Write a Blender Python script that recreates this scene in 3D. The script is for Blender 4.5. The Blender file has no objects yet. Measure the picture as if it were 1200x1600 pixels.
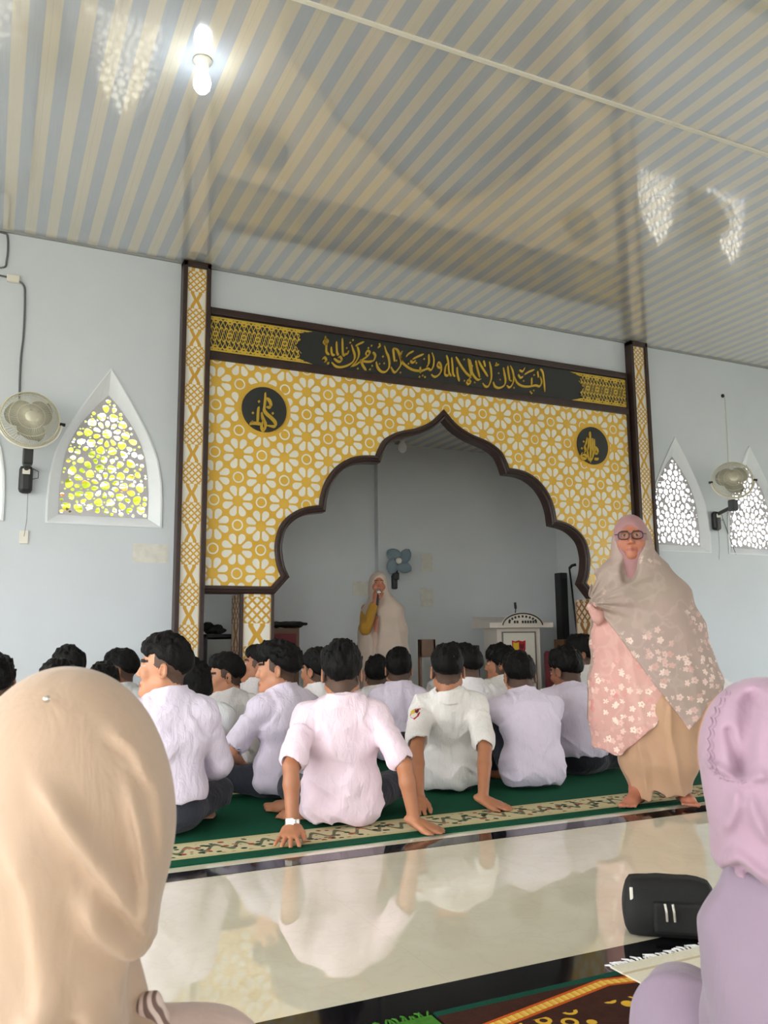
import bpy, bmesh, math, random
import numpy as np
from mathutils import Vector, Matrix
rnd = random.Random(7)
PI = math.pi
SC = bpy.context.scene
COL = SC.collection

# ------------------------------------------------------------------ camera
F_PX, YAW, PITCH, ROLL = 1303.8, 0.442317, 0.147527, -0.009403
CAM_H = 0.90
def cam_axes():
    cy, sy = math.cos(YAW), math.sin(YAW)
    f0, r0, u0 = Vector((sy, cy, 0)), Vector((cy, -sy, 0)), Vector((0, 0, 1))
    f = f0 * math.cos(PITCH) + u0 * math.sin(PITCH)
    u = u0 * math.cos(PITCH) - f0 * math.sin(PITCH)
    r = r0 * math.cos(ROLL) + u * math.sin(ROLL)
    u2 = u * math.cos(ROLL) - r0 * math.sin(ROLL)
    return r, u2, f
cr, cu, cf = cam_axes()
camd = bpy.data.cameras.new('camera')
camd.sensor_fit = 'AUTO'; camd.sensor_width = 36.0
camd.lens = F_PX / 1600 * 36.0
camd.clip_start = 0.05; camd.clip_end = 300
camd.dof.use_dof = True
camd.dof.focus_distance = 4.8
camd.dof.aperture_fstop = camd.lens / 2.6
cam = bpy.data.objects.new('camera', camd); COL.objects.link(cam)
m = Matrix((cr, cu, -cf)).transposed().to_4x4()
m.translation = Vector((0, 0, CAM_H))
cam.matrix_world = m
SC.camera = cam

# ------------------------------------------------------------------ sky and exposure
SC.view_settings.view_transform = 'Standard'
SC.view_settings.look = 'None'
SC.view_settings.gamma = 1.0
SC.view_settings.use_curve_mapping = False
SC.view_settings.exposure = 0.0
world = bpy.data.worlds.new('overcast_sky'); SC.world = world
world.use_nodes = True
wn = world.node_tree.nodes; wl = world.node_tree.links
wn.clear()
w_out = wn.new('ShaderNodeOutputWorld'); w_bg = wn.new('ShaderNodeBackground')
w_tc = wn.new('ShaderNodeTexCoord'); w_sx = wn.new('ShaderNodeSeparateXYZ'); w_rp = wn.new('ShaderNodeValToRGB')
wl.new(w_tc.outputs['Generated'], w_sx.inputs[0]); wl.new(w_sx.outputs['Z'], w_rp.inputs[0])
w_rp.color_ramp.elements[0].position = 0.0; w_rp.color_ramp.elements[0].color = (0.80, 0.80, 0.74, 1)
w_rp.color_ramp.elements[1].position = 0.12; w_rp.color_ramp.elements[1].color = (0.98, 0.99, 1.0, 1)
wl.new(w_rp.outputs[0], w_bg.inputs['Color']); wl.new(w_bg.outputs[0], w_out.inputs[0])
w_bg.inputs['Strength'].default_value = 11.0

D = 6.7          # distance of the front wall
CEIL = 4.02

# ------------------------------------------------------------------ helpers: objects
def link(o, parent=None):
    COL.objects.link(o)
    if parent is not None: o.parent = parent
    return o
def mesh_obj(name, verts, faces, mats, parent=None, smooth=False, midx=None):
    me = bpy.data.meshes.new(name)
    me.from_pydata([tuple(map(float, v)) for v in verts], [], [tuple(map(int, f)) for f in faces])
    if not isinstance(mats, (list, tuple)): mats = [mats]
    for mm in mats: me.materials.append(mm)
    if midx is not None: me.polygons.foreach_set('material_index', np.asarray(midx, dtype=np.int32))
    if smooth: me.polygons.foreach_set('use_smooth', [True] * len(me.polygons))
    me.update()
    return link(bpy.data.objects.new(name, me), parent)
def tag(o, label=None, cat=None, group=None, kind=None):
    if label: o['label'] = label
    if cat: o['category'] = cat
    if group: o['group'] = group
    if kind: o['kind'] = kind
    return o
def thing(name, label, cat, loc=(0, 0, 0), rz=0.0, group=None):
    o = bpy.data.objects.new(name, None); o.empty_display_size = 0.1
    COL.objects.link(o); o.location = loc; o.rotation_euler = (0, 0, rz)
    return tag(o, label, cat, group)
def structure(o): o['kind'] = 'structure'; return o

class MB:
    """collects shapes into one mesh"""
    def __init__(s): s.v = []; s.f = []; s.mi = []; s.cur = 0
    def add(s, vs, fs, mat=None):
        b = len(s.v); s.v += [tuple(v) for v in vs]
        s.f += [tuple(i + b for i in f) for f in fs]
        s.mi += [s.cur if mat is None else mat] * len(fs); return s
    def box(s, lo, hi, bev=0.0, mat=None, M=None):
        if bev <= 0:
            x0, y0, z0 = lo; x1, y1, z1 = hi
            vs = [(x0,y0,z0),(x1,y0,z0),(x1,y1,z0),(x0,y1,z0),(x0,y0,z1),(x1,y0,z1),(x1,y1,z1),(x0,y1,z1)]
            fs = [(0,3,2,1),(4,5,6,7),(0,1,5,4),(1,2,6,5),(2,3,7,6),(3,0,4,7)]
        else:
            bm = bmesh.new(); bmesh.ops.create_cube(bm, size=1)
            for v in bm.verts:
                v.co = Vector([lo[i] + (v.co[i] + .5) * (hi[i] - lo[i]) for i in range(3)])
            bmesh.ops.bevel(bm, geom=bm.edges[:], offset=bev, segments=2, affect='EDGES', profile=0.5)
            bm.verts.index_update(); vs = [v.co.copy() for v in bm.verts]; fs = [[v.index for v in f.verts] for f in bm.faces]; bm.free()
        if M is not None: vs = [M @ Vector(v) for v in vs]
        return s.add(vs, fs, mat)
    def tube(s, pts, r, n=8, cap=True, closed=False, mat=None):
        pts = [Vector(p) for p in pts]; N = len(pts)
        rs = r if isinstance(r, (list, tuple)) else [r] * N
        vs = []; fs = []; up = None
        for i, p in enumerate(pts):
            if closed: t = (pts[(i + 1) % N] - pts[i - 1]).normalized()
            else: t = (pts[min(i + 1, N - 1)] - pts[max(i - 1, 0)]).normalized()
            if up is None:
                up = t.orthogonal().normalized()
            up = (up - t * up.dot(t))
            if up.length < 1e-6: up = t.orthogonal()
            up.normalize(); sd = t.cross(up)
            for k in range(n):
                a = 2 * PI * k / n; vs.append(p + (up * math.cos(a) + sd * math.sin(a)) * rs[i])
        R = N if closed else N - 1
        for i in range(R):
            j = (i + 1) % N
            for k in range(n):
                k2 = (k + 1) % n; fs.append((i*n+k, i*n+k2, j*n+k2, j*n+k))
        if cap and not closed:
            fs.append(tuple(range(n - 1, -1, -1))); fs.append(tuple((N - 1) * n + k for k in range(n)))
        return s.add(vs, fs, mat)
    def lathe(s, prof, n=24, M=None, mat=None, cap=True):
        vs = []; fs = []
        for r, z in prof:
            for k in range(n):
                a = 2 * PI * k / n; vs.append(Vector((r * math.cos(a), r * math.sin(a), z)))
        for i in range(len(prof) - 1):
            for k in range(n):
                k2 = (k + 1) % n; fs.append((i*n+k, i*n+k2, (i+1)*n+k2, (i+1)*n+k))
        if cap:
            fs.append(tuple(range(n - 1, -1, -1))); fs.append(tuple((len(prof) - 1) * n + k for k in range(n)))
        if M is not None: vs = [M @ v for v in vs]
        return s.add(vs, fs, mat)
    def build(s, name, mats, parent=None, smooth=False):
        return mesh_obj(name, s.v, s.f, mats, parent, smooth, s.mi)

def poly_mesh(name, loops, y0, y1, mats, parent=None):
    """even-odd filled outline (x,z loops) between y0 and y1, built with a filled 2D curve then turned into a mesh"""
    cu_ = bpy.data.curves.new(name, 'CURVE'); cu_.dimensions = '2D'; cu_.fill_mode = 'BOTH'; cu_.extrude = abs(y1 - y0) / 2
    for lp in loops:
        sp = cu_.splines.new('POLY'); sp.points.add(len(lp) - 1); sp.use_cyclic_u = True
        for i, (x, z) in enumerate(lp): sp.points[i].co = (x, z, 0, 1)
    o = bpy.data.objects.new(name + '_tmp', cu_); COL.objects.link(o)
    dg = bpy.context.evaluated_depsgraph_get(); me = bpy.data.meshes.new_from_object(o.evaluated_get(dg))
    bpy.data.objects.remove(o); bpy.data.curves.remove(cu_)
    co = np.zeros(len(me.vertices) * 3, np.float32); me.vertices.foreach_get('co', co); co = co.reshape(-1, 3)
    new = np.stack([co[:, 0], (y0 + y1) / 2 - co[:, 2], co[:, 1]], 1)
    me.vertices.foreach_set('co', new.ravel()); me.name = name
    me.materials.clear()
    for mm in (mats if isinstance(mats, (list, tuple)) else [mats]): me.materials.append(mm)
    me.update()
    return link(bpy.data.objects.new(name, me), parent)
def catmull(pts, n=6, closed=False):
    pts = [Vector(p) for p in pts]; N = len(pts); out = []
    rng = range(N) if closed else range(N - 1)
    for i in rng:
        if closed: p0, p1, p2, p3 = pts[i-1], pts[i], pts[(i+1) % N], pts[(i+2) % N]
        else: p0, p1, p2, p3 = pts[max(i-1,0)], pts[i], pts[i+1], pts[min(i+2, N-1)]
        for k in range(n):
            t = k / n
            out.append(.5 * ((2*p1) + (p2-p0)*t + (2*p0-5*p1+4*p2-p3)*t*t + (3*p1-p0-3*p2+p3)*t**3))
    if not closed: out.append(pts[-1])
    return out

# ------------------------------------------------------------------ helpers: materials
def srgb(r, g, b):
    f = lambda c: c / 12.92 if c <= .04045 else ((c + .055) / 1.055) ** 2.4
    return (f(r / 255), f(g / 255), f(b / 255), 1)
class E:
    """a tiny expression layer over shader math nodes"""
    nt = None
    def __init__(s, x): s.x = x
    @staticmethod
    def op(o, *a):
        n = E.nt.nodes.new('ShaderNodeMath'); n.operation = o
        for i, v in enumerate(a):
            if isinstance(v, E): v = v.x
            if isinstance(v, (int, float)): n.inputs[i].default_value = v
            else: E.nt.links.new(v, n.inputs[i])
        return E(n.outputs[0])
    def __add__(s, o): return E.op('ADD', s, o)
    __radd__ = __add__
    def __sub__(s, o): return E.op('SUBTRACT', s, o)
    def __rsub__(s, o): return E.op('SUBTRACT', o, s)
    def __mul__(s, o): return E.op('MULTIPLY', s, o)
    __rmul__ = __mul__
    def __truediv__(s, o): return E.op('DIVIDE', s, o)
    def __lt__(s, o): return E.op('LESS_THAN', s, o)
    def __gt__(s, o): return E.op('GREATER_THAN', s, o)
def e_abs(a): return E.op('ABSOLUTE', a)
def e_max(a, b): return E.op('MAXIMUM', a, b)
def e_min(a, b): return E.op('MINIMUM', a, b)
def e_sin(a): return E.op('SINE', a)
def e_floor(a): return E.op('FLOOR', a)
def e_frac(a): return E.op('FRACT', a)
def e_sqrt(a): return E.op('SQRT', a)
def e_round(a): return E.op('ROUND', a)
def e_ss(lo, hi, v):
    n = E.nt.nodes.new('ShaderNodeMapRange'); n.interpolation_type = 'SMOOTHSTEP'
    n.inputs['From Min'].default_value = lo; n.inputs['From Max'].default_value = hi
    E.nt.links.new(v.x, n.inputs['Value']); return E(n.outputs[0])
def new_mat(name, color=(.8, .8, .8, 1), rough=.6, metal=0.0, spec=.5):
    mm = bpy.data.materials.new(name); mm.use_nodes = True
    b = mm.node_tree.nodes['Principled BSDF']
    b.inputs['Base Color'].default_value = color; b.inputs['Roughness'].default_value = rough
    b.inputs['Metallic'].default_value = metal; b.inputs['Specular IOR Level'].default_value = spec
    E.nt = mm.node_tree
    return mm
def bsdf(mm): return mm.node_tree.nodes['Principled BSDF']
def objxyz(kind='Object'):
    tc = E.nt.nodes.new('ShaderNodeTexCoord'); sx = E.nt.nodes.new('ShaderNodeSeparateXYZ')
    E.nt.links.new(tc.outputs[kind], sx.inputs[0]); return E(sx.outputs[0]), E(sx.outputs[1]), E(sx.outputs[2]), tc.outputs[kind]
def combine(x, y, z):
    n = E.nt.nodes.new('ShaderNodeCombineXYZ')
    for i, v in enumerate((x, y, z)):
        if isinstance(v, E): E.nt.links.new(v.x, n.inputs[i])
        else: n.inputs[i].default_value = v
    return n.outputs[0]
def noise(vec, scale, detail=3, rough=.5, dist=0.0):
    n = E.nt.nodes.new('ShaderNodeTexNoise'); n.inputs['Scale'].default_value = scale; n.inputs['Detail'].default_value = detail
    n.inputs['Roughness'].default_value = rough; n.inputs['Distortion'].default_value = dist
    if vec is not None: E.nt.links.new(vec, n.inputs['Vector'])
    return E(n.outputs['Fac'])
def voronoi(vec, scale, feature='F1'):
    n = E.nt.nodes.new('ShaderNodeTexVoronoi'); n.inputs['Scale'].default_value = scale; n.feature = feature
    E.nt.links.new(vec, n.inputs['Vector']); return n
def mixc(fac, a, b):
    n = E.nt.nodes.new('ShaderNodeMix'); n.data_type = 'RGBA'
    if isinstance(fac, E): E.nt.links.new(fac.x, n.inputs[0])
    else: n.inputs[0].default_value = fac
    for i, c in ((6, a), (7, b)):
        if isinstance(c, tuple): n.inputs[i].default_value = c
        else: E.nt.links.new(c, n.inputs[i])
    return n.outputs[2]
def set_color(mm, c): E.nt.links.new(c, bsdf(mm).inputs['Base Color'])
def set_rough(mm, e): E.nt.links.new(e.x, bsdf(mm).inputs['Roughness'])
def set_bump(mm, e, strength=.3, dist=.01):
    n = E.nt.nodes.new('ShaderNodeBump'); n.inputs['Strength'].default_value = strength; n.inputs['Distance'].default_value = dist
    E.nt.links.new(e.x, n.inputs['Height']); E.nt.links.new(n.outputs[0], bsdf(mm).inputs['Normal'])
# ------------------------------------------------------------------ materials
M = {}
def plain(key, rgb, rough=.6, metal=0.0, spec=.5, mott=0.0, nscale=6.0, bump=0.0, bscale=40):
    mm = new_mat(key, srgb(*rgb), rough, metal, spec)
    if mott or bump:
        x, y, z, v = objxyz()
        if mott:
            n = noise(v, nscale, 4)
            c = srgb(*rgb); d = tuple(max(0, k * (1 - mott)) for k in c[:3]) + (1,)
            set_color(mm, mixc(e_ss(.3, .7, n), d, c))
        if bump: set_bump(mm, noise(v, bscale, 3), bump, .004)
    M[key] = mm; return mm
plain('wall_paint', (207, 213, 219), .7, mott=.04, nscale=1.5, bump=.06, bscale=25)
plain('niche_paint', (218, 222, 226), .75, mott=.05, nscale=1.5, bump=.05, bscale=25)
plain('white_reveal', (226, 230, 234), .55)
plain('screen', (190, 186, 190), .7)
plain('dark_wood', (56, 38, 34), .42, mott=.25, nscale=9)
plain('band_black', (40, 42, 42), .5)
plain('gold', (204, 168, 62), .38, metal=.35)
plain('black_stone', (18, 17, 20), .06, spec=.6)
plain('white_plastic', (226, 222, 210), .35)
plain('black_plastic', (22, 22, 24), .4)
plain('steel', (214, 210, 190), .35, metal=.3)
plain('fan_blade', (138, 136, 122), .35)
plain('fan_blade_blue', (120, 138, 148), .4)
plain('cornice_grey', (150, 152, 152), .6)
plain('cable_grey', (96, 98, 102), .6)
plain('paper', (222, 220, 212), .8, mott=.12, nscale=18)
plain('tape_paper', (214, 214, 206), .8, mott=.08, nscale=24)
plain('podium_white', (222, 212, 202), .35, mott=.05)
plain('podium_grey', (120, 116, 108), .4)
plain('brown_wood', (96, 66, 46), .5, mott=.3, nscale=8)
plain('green_text', (40, 52, 46), .6)
plain('red', (190, 28, 40), .55)
plain('yellow', (226, 190, 52), .55)
plain('emblem_green', (112, 136, 48), .55)
plain('white_cloth', (232, 230, 230), .8)
plain('black_fabric', (12, 12, 13), .75, bump=.25, bscale=160)
plain('silver', (216, 212, 204), .25, metal=.8)
plain('hair', (9, 8, 8), .6, spec=.18, bump=.9, bscale=110)
plain('hair_fade', (88, 66, 54), .7)
plain('maroon', (110, 40, 48), .8, mott=.3, nscale=20)
plain('cupboard_black', (24, 25, 27), .35)
plain('foliage', (216, 230, 84), .6, mott=.45, nscale=2.0)
plain('foliage_orange', (232, 130, 40), .6)
plain('ground_out', (170, 165, 150), .9)

def mat_ceiling():
    mm = new_mat('ceiling_pvc', rough=.13, spec=.9)
    x, y, z, v = objxyz()
    t = e_frac((x + 0.047) / 0.1535)                 # beige centred near x = 0.02
    w = noise(combine(x * 30, y * .6, 0), 1.0, 2)
    beige = e_ss(.455, .495, t + (w - .5) * .04)        # 0 beige, 1 grey
    beige = beige * (1 - e_ss(.955, .985, t))
    fine = noise(combine(x * 160, y * 3, 0), 1.0, 2)
    cb = mixc(fine, srgb(206, 198, 182), srgb(217, 209, 193))
    cg = mixc(fine, srgb(172, 177, 187), srgb(186, 191, 199))
    col = mixc(beige, cb, cg)
    seam = e_abs(e_frac((x + .02) / .307) - .5) < .008
    col = mixc(seam * .10, col, srgb(120, 120, 118))
    set_color(mm, col)
    # shallow ribs along the boards and a fine crosswise grain
    h = e_sin(x * (2 * PI / .0384)) * .35 + noise(combine(x * 4, y * 90, 0), 1.0, 2) * .7 + noise(combine(x * 26, y * .4, 0), 1.0, 1) * .9
    set_bump(mm, h, .06, .003)
    bsdf(mm).inputs['Coat Weight'].default_value = .9; bsdf(mm).inputs['Coat Roughness'].default_value = .05; bsdf(mm).inputs['Coat IOR'].default_value = 1.9
    M['ceiling'] = mm
mat_ceiling()

def mat_floor():
    mm = new_mat('polished_tile', rough=.015, spec=.75)
    x, y, z, v = objxyz()
    n = noise(v, 1.7, 5, .6, 1.2); n2 = noise(v, 7, 4, .5, .6)
    col = mixc(e_ss(.35, .7, n), srgb(222, 214, 190), srgb(232, 226, 206))
    vein = 1 - e_ss(.0, .035, e_abs(n2 - .5))
    col = mixc(vein * .10, col, srgb(186, 176, 154))
    gx = e_abs(e_frac((x - .35) / .8) - .5) > .4982
    col = mixc(gx * .12, col, srgb(150, 145, 132))
    set_color(mm, col); bsdf(mm).inputs['IOR'].default_value = 2.1
    M['floor'] = mm
mat_floor()

def star_white(x, z, u):
    """white openings of the eight-petal star lattice, unit u between a star and the next rosette"""
    X = x / u; Z = z / u
    fx = X - e_round(X / 2) * 2; fz = Z - e_round(Z / 2) * 2
    ax = e_abs(fx); az = e_abs(fz)
    inn = (ax + az) < 1.0
    bx = ax * inn + (1 - ax) * (1 - inn); bz = az * inn + (1 - az) * (1 - inn)     # star-centred, first quadrant
    hi = e_max(bx, bz); lo = e_min(bx, bz)                                          # fold to 0..45 deg
    c, s = math.cos(PI / 8), math.sin(PI / 8)
    q = hi * c + lo * s; p = e_abs(lo * c - hi * s)                                 # along / across the petal axis
    # teardrop: pointed inside, round outside
    tip = (p - q * .414 + .046) * .92
    end = e_sqrt((q - .525) * (q - .525) + p * p) - .150
    body = e_max(tip, q - .525)
    drop = e_min(body, end)
    drop = e_max(drop, e_max(.235 - q, p - .150))
    w1 = 1 - e_ss(-.012, .012, drop)
    # rosette ring at (1,0)
    r = e_sqrt((1 - hi) * (1 - hi) + lo * lo)
    w2 = e_ss(.166, .184, r) * (1 - e_ss(.228, .246, r))
    # small kites between ring and petals
    k = e_sqrt((hi - .70) * (hi - .70) + (lo - .30) * (lo - .30) * 1.0) - .0
    # dot on the diagonal between neighbouring stars
    return e_max(w1, w2)

def mat_mural():
    mm = new_mat('star_lattice_panel', rough=.5)
    x, y, z, v = objxyz('Object')
    w = star_white(x - 1.623, z - 2.615, .2)
    n = noise(v, 5, 3)
    gold = mixc(n, srgb(214, 166, 52), srgb(230, 188, 80)); wh = mixc(n, srgb(226, 222, 208), srgb(238, 234, 222))
    # gold collars round the two medallions
    col = mixc(w, gold, wh)
    for cx in (2.038, 5.535):
        d = e_sqrt((x - cx) * (x - cx) + (z - 2.815) * (z - 2.815))
        col = mixc(d < .238, col, gold)
    set_color(mm, col)
    set_rough(mm, .30 + w * .35)
    set_bump(mm, 1 - w, .5, .006)
    M['mural'] = mm
mat_mural()

def mat_pillar(key, cx, half, period, z0, axis='x', cream=(232, 228, 216), gold=(206, 158, 52)):
    mm = new_mat(key, rough=.5)
    x, y, z, v = objxyz('Object')
    U = ((x if axis == 'x' else y) - cx) / half                      # -1..1
    t = e_frac((z - z0) / period)            # one unit
    au = e_abs(U)
    # diamond mesh zone, centred at t=.5
    zz = (t - .5) * (period / half)
    g = 2 / 3.0
    d1 = e_abs(e_frac((U + zz) / g + .0) - .5); d2 = e_abs(e_frac((U - zz) / g + .0) - .5)
    mesh = e_max(1 - e_ss(.13, .19, d1), 1 - e_ss(.13, .19, d2))
    inz = e_abs(t - .5) < .27
    # long crossing strands in the rest
    tt = e_abs(e_abs(t - .5) - .5)           # 0 at the waist
    wst = .06 + tt * 2.1
    line = 1 - e_ss(.15, .22, e_abs(au - e_min(wst, E.op('ADD', .42, 0.0))))
    gold_f = mesh * inz + line * (1 - inz)
    edge = e_ss(.9, .95, au)
    gold_f = e_max(gold_f, edge * .6)
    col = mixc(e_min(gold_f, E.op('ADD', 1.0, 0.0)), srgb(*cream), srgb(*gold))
    set_color(mm, col); set_bump(mm, gold_f, .4, .004)
    M[key] = mm
mat_pillar('pillar_left', 1.431, .0785, .325, .10)
mat_pillar('pillar_right', 6.178, .0785, .325, .10)
mat_pillar('post_left', 1.998, .118, .40, .12)
mat_pillar('post_right', 5.62, .118, .40, .12)

mat_pillar('post_side_shaded', 6.86, .13, .40, .12, 'y', (206, 190, 168), (136, 92, 44))  # post lattice again, with the shade on the side face put into browner colours

def mat_arabesque():
    mm = new_mat('gold_arabesque', rough=.45)
    x, y, z, v = objxyz('Object')
    X = x * 1.0; Z = z - 3.425
    def ring(px, pz, ox, oz, r, w):
        fx = (X - ox) / px; fx = (fx - e_round(fx)) * px
        fz = (Z - oz) / pz; fz = (fz - e_round(fz)) * pz
        return 1 - e_ss(w * .7, w, e_abs(e_sqrt(fx * fx + fz * fz) - r))
    g = ring(.122, .122, .02, .0, .020, .008)
    for k in range(6):          # interlaced strands
        g = e_max(g, 1 - e_ss(.0065, .011, e_abs(Z - e_sin(X * (2 * PI / .244) + k * PI / 3) * .128)))
    for k in range(3):
        g = e_max(g, 1 - e_ss(.006, .010, e_abs(Z - e_sin(X * (2 * PI / .122) + k * 2 * PI / 3) * .060)))
    g = e_max(g, e_ss(.134, .140, e_abs(Z)))
    col = mixc(g, srgb(40, 42, 42), srgb(206, 174, 62))
    set_color(mm, col); set_bump(mm, g, .5, .005)
    M['arabesque'] = mm
mat_arabesque()

def mat_carpet(key, y0, y1, front=True, back=True):
    """green prayer carpet roll: cream floral border along its long edges"""
    mm = new_mat(key, rough=.95, spec=.15)
    x, y, z, v = objxyz('Object')
    def border(yc, hw):
        d = e_abs(y - yc)
        inb = d < hw
        line = (d > hw * .74)
        X = x / .115
        cell = e_frac(X); c0 = e_abs(cell - .5)
        scroll = e_abs((y - yc) / hw - e_sin(X * PI * 2) * .34)
        vine = 1 - e_ss(.10, .2, scroll)
        fl = voronoi(combine(x * 1.0, y * 1.0, 0), 26)
        dd = E(fl.outputs['Distance'])
        bl = (1 - e_ss(.34, .44, dd))
        hue = E.nt.nodes.new('ShaderNodeSeparateColor'); E.nt.links.new(fl.outputs['Color'], hue.inputs[0])
        r = E(hue.outputs[0])
        c = mixc(r > .62, srgb(24, 62, 44), srgb(150, 74, 52))
        c = mixc(r > .84, c, srgb(20, 30, 26))
        inner = mixc(e_max(bl * (r > .25), vine * .8), srgb(206, 196, 158), c)
        inner = mixc(line, inner, srgb(196, 188, 142))
        return inb, inner
    pile = noise(v, 220, 2)
    g = mixc(pile, srgb(8, 66, 46), srgb(18, 88, 62))
    big = noise(v, 3.0, 3)
    g = mixc(e_ss(.45, .6, big) * .35, g, srgb(10, 74, 54))
    col = g
    if front:
        a, c = border(y0 + .225, .135); col = mixc(a, col, c)
    if back:
        a, c = border(y1 - .225, .135); col = mixc(a, col, c)
    set_color(mm, col); set_bump(mm, pile, .5, .004)
    M[key] = mm
mat_carpet('carpet_front', 3.50, 4.78, True, False)
mat_carpet('carpet_mid', 4.80, 6.0, True, False)
# ------------------------------------------------------------------ the room
XL, XR, YB = -4.6, 10.4, -3.6        # side walls and the open rear edge of the hall
NY = 8.42                            # back of the niche
NX0, NX1 = 1.56, 6.36
def flat_box(name, lo, hi, mat, parent=None):
    return MB().box(lo, hi).build(name, mat, parent)
structure(flat_box('floor', (XL, YB, -.2), (XR, 8.9, 0), M['floor']))
structure(flat_box('ceiling', (XL, YB, CEIL), (XR, D + .2, CEIL + .1), M['ceiling']))
structure(flat_box('ground', (-40, -40, -.6), (50, 50, -.25), M['ground_out']))

# pointed windows
def arch_outline(cx, z0, h, w, prof, n=14):
    L = []
    zs = [i / n for i in range(n + 1)]
    ps, pw = [a for a, b in prof], [b for a, b in prof]
    for s in zs: L.append((cx + w * float(np.interp(s, ps, pw)), z0 + h * s))
    for s in reversed(zs[:-1] if prof[-1][1] < .01 else zs): L.append((cx - w * float(np.interp(s, ps, pw)), z0 + h * s))
    return L
P_OUT = [(0, 1), (.15, 1), (.3, .975), (.45, .89), (.6, .70), (.75, .46), (.9, .19), (1, 0)]
P_IN = [(0, 1), (.2, 1), (.35, .965), (.48, .91), (.6, .80), (.7, .67), (.79, .50), (.88, .31), (.95, .15), (1, 0)]
WINX = [-.36, .785, 6.70, 7.83, 8.96]
def w_out(cx): return arch_outline(cx, 1.775, 1.235, .415, P_OUT)
def w_in(cx): return arch_outline(cx - .005, 1.84, .975, .333, P_IN)
wall_loops = [[(XL, 0), (1.32, 0), (1.32, CEIL), (XL, CEIL)]] + [w_out(c) for c in WINX[:2]]
structure(poly_mesh('wall_front_left', wall_loops, D, D + .2, M['wall_paint']))
wall_loops = [[(6.26, 0), (XR, 0), (XR, CEIL), (6.26, CEIL)]] + [w_out(c) for c in WINX[2:]]
structure(poly_mesh('wall_front_right', wall_loops, D, D + .2, M['wall_paint']))
structure(flat_box('wall_front_top', (1.32, D, 3.12), (6.26, D + .2, CEIL), M['wall_paint']))
# niche behind the mural
structure(flat_box('wall_niche_back', (NX0, NY, 0), (NX1 + .3, NY + .15, 3.4), M['niche_paint']))
structure(flat_box('wall_niche_left', (NX0 - .07, D + .2, 0), (NX0, NY + .15, 3.4), M['niche_paint']))
structure(flat_box('wall_niche_right', (NX1, D + .2, 0), (NX1 + .12, NY, 3.4), M['niche_paint']))
structure(flat_box('wall_niche_column', (3.87, NY - .09, 0), (4.09, NY, 3.12), M['niche_paint']))
structure(flat_box('ceiling_niche', (NX0, D + .2, 3.08), (NX1 + .1, NY + .1, 3.18), M['ceiling']))
# side walls with wide openings, rear edge left open
def wall_x(name, x0, x1, gaps, top=2.6):
    lp = [[(YB, 0), (D + .2, 0), (D + .2, CEIL), (YB, CEIL)]] + [[(a, .35), (b, .35), (b, top), (a, top)] for a, b in gaps]
    o = poly_mesh(name, lp, 0, .2, M['wall_paint'])
    me = o.data
    for v in me.vertices: v.co = (x0 + (x1 - x0) * (v.co.y / .2), v.co.x, v.co.z)
    return structure(o)
wall_x('wall_left', XL - .2, XL, [(-2.8, -.5), (.2, 2.7), (3.4, 5.9)], 3.0)
wall_x('wall_right', XR, XR + .2, [(-2.8, -1.2), (.4, 2.0), (3.6, 5.2)], 2.4)
lp = [[(XL, 0), (XR, 0), (XR, CEIL), (XL, CEIL)]] + [[(a, 1.2), (b, 1.2), (b, 3.0), (a, 3.0)] for a, b in ((-3.6, -2.2), (-.6, 1.0))]
structure(poly_mesh('wall_rear', lp, YB - .2, YB, M['wall_paint']))

# window fittings: splayed reveal + perforated screen
def petal(cx, cz, ang, ln, wd, n=10, tear=.35):
    L = []
    for k in range(n):
        a = 2 * PI * k / n
        u = math.cos(a) * ln; v = math.sin(a) * wd * (1 + tear * math.cos(a))
        L.append((cx + u * math.cos(ang) - v * math.sin(ang), cz + u * math.sin(ang) + v * math.cos(ang)))
    return L
def inside(pt, lp):
    x, z = pt; c = False
    for i in range(len(lp)):
        x1, z1 = lp[i - 1]; x2, z2 = lp[i]
        if (z1 > z) != (z2 > z) and x < (x2 - x1) * (z - z1) / (z2 - z1) + x1: c = not c
    return c
def seg_d(p, lp):
    P_ = np.array(lp); Q_ = np.roll(P_, -1, 0); d = Q_ - P_; t = np.clip(((np.array(p) - P_) * d).sum(1) / (d * d).sum(1), 0, 1)
    return float(np.linalg.norm(P_ + d * t[:, None] - np.array(p), axis=1).min())
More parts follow.
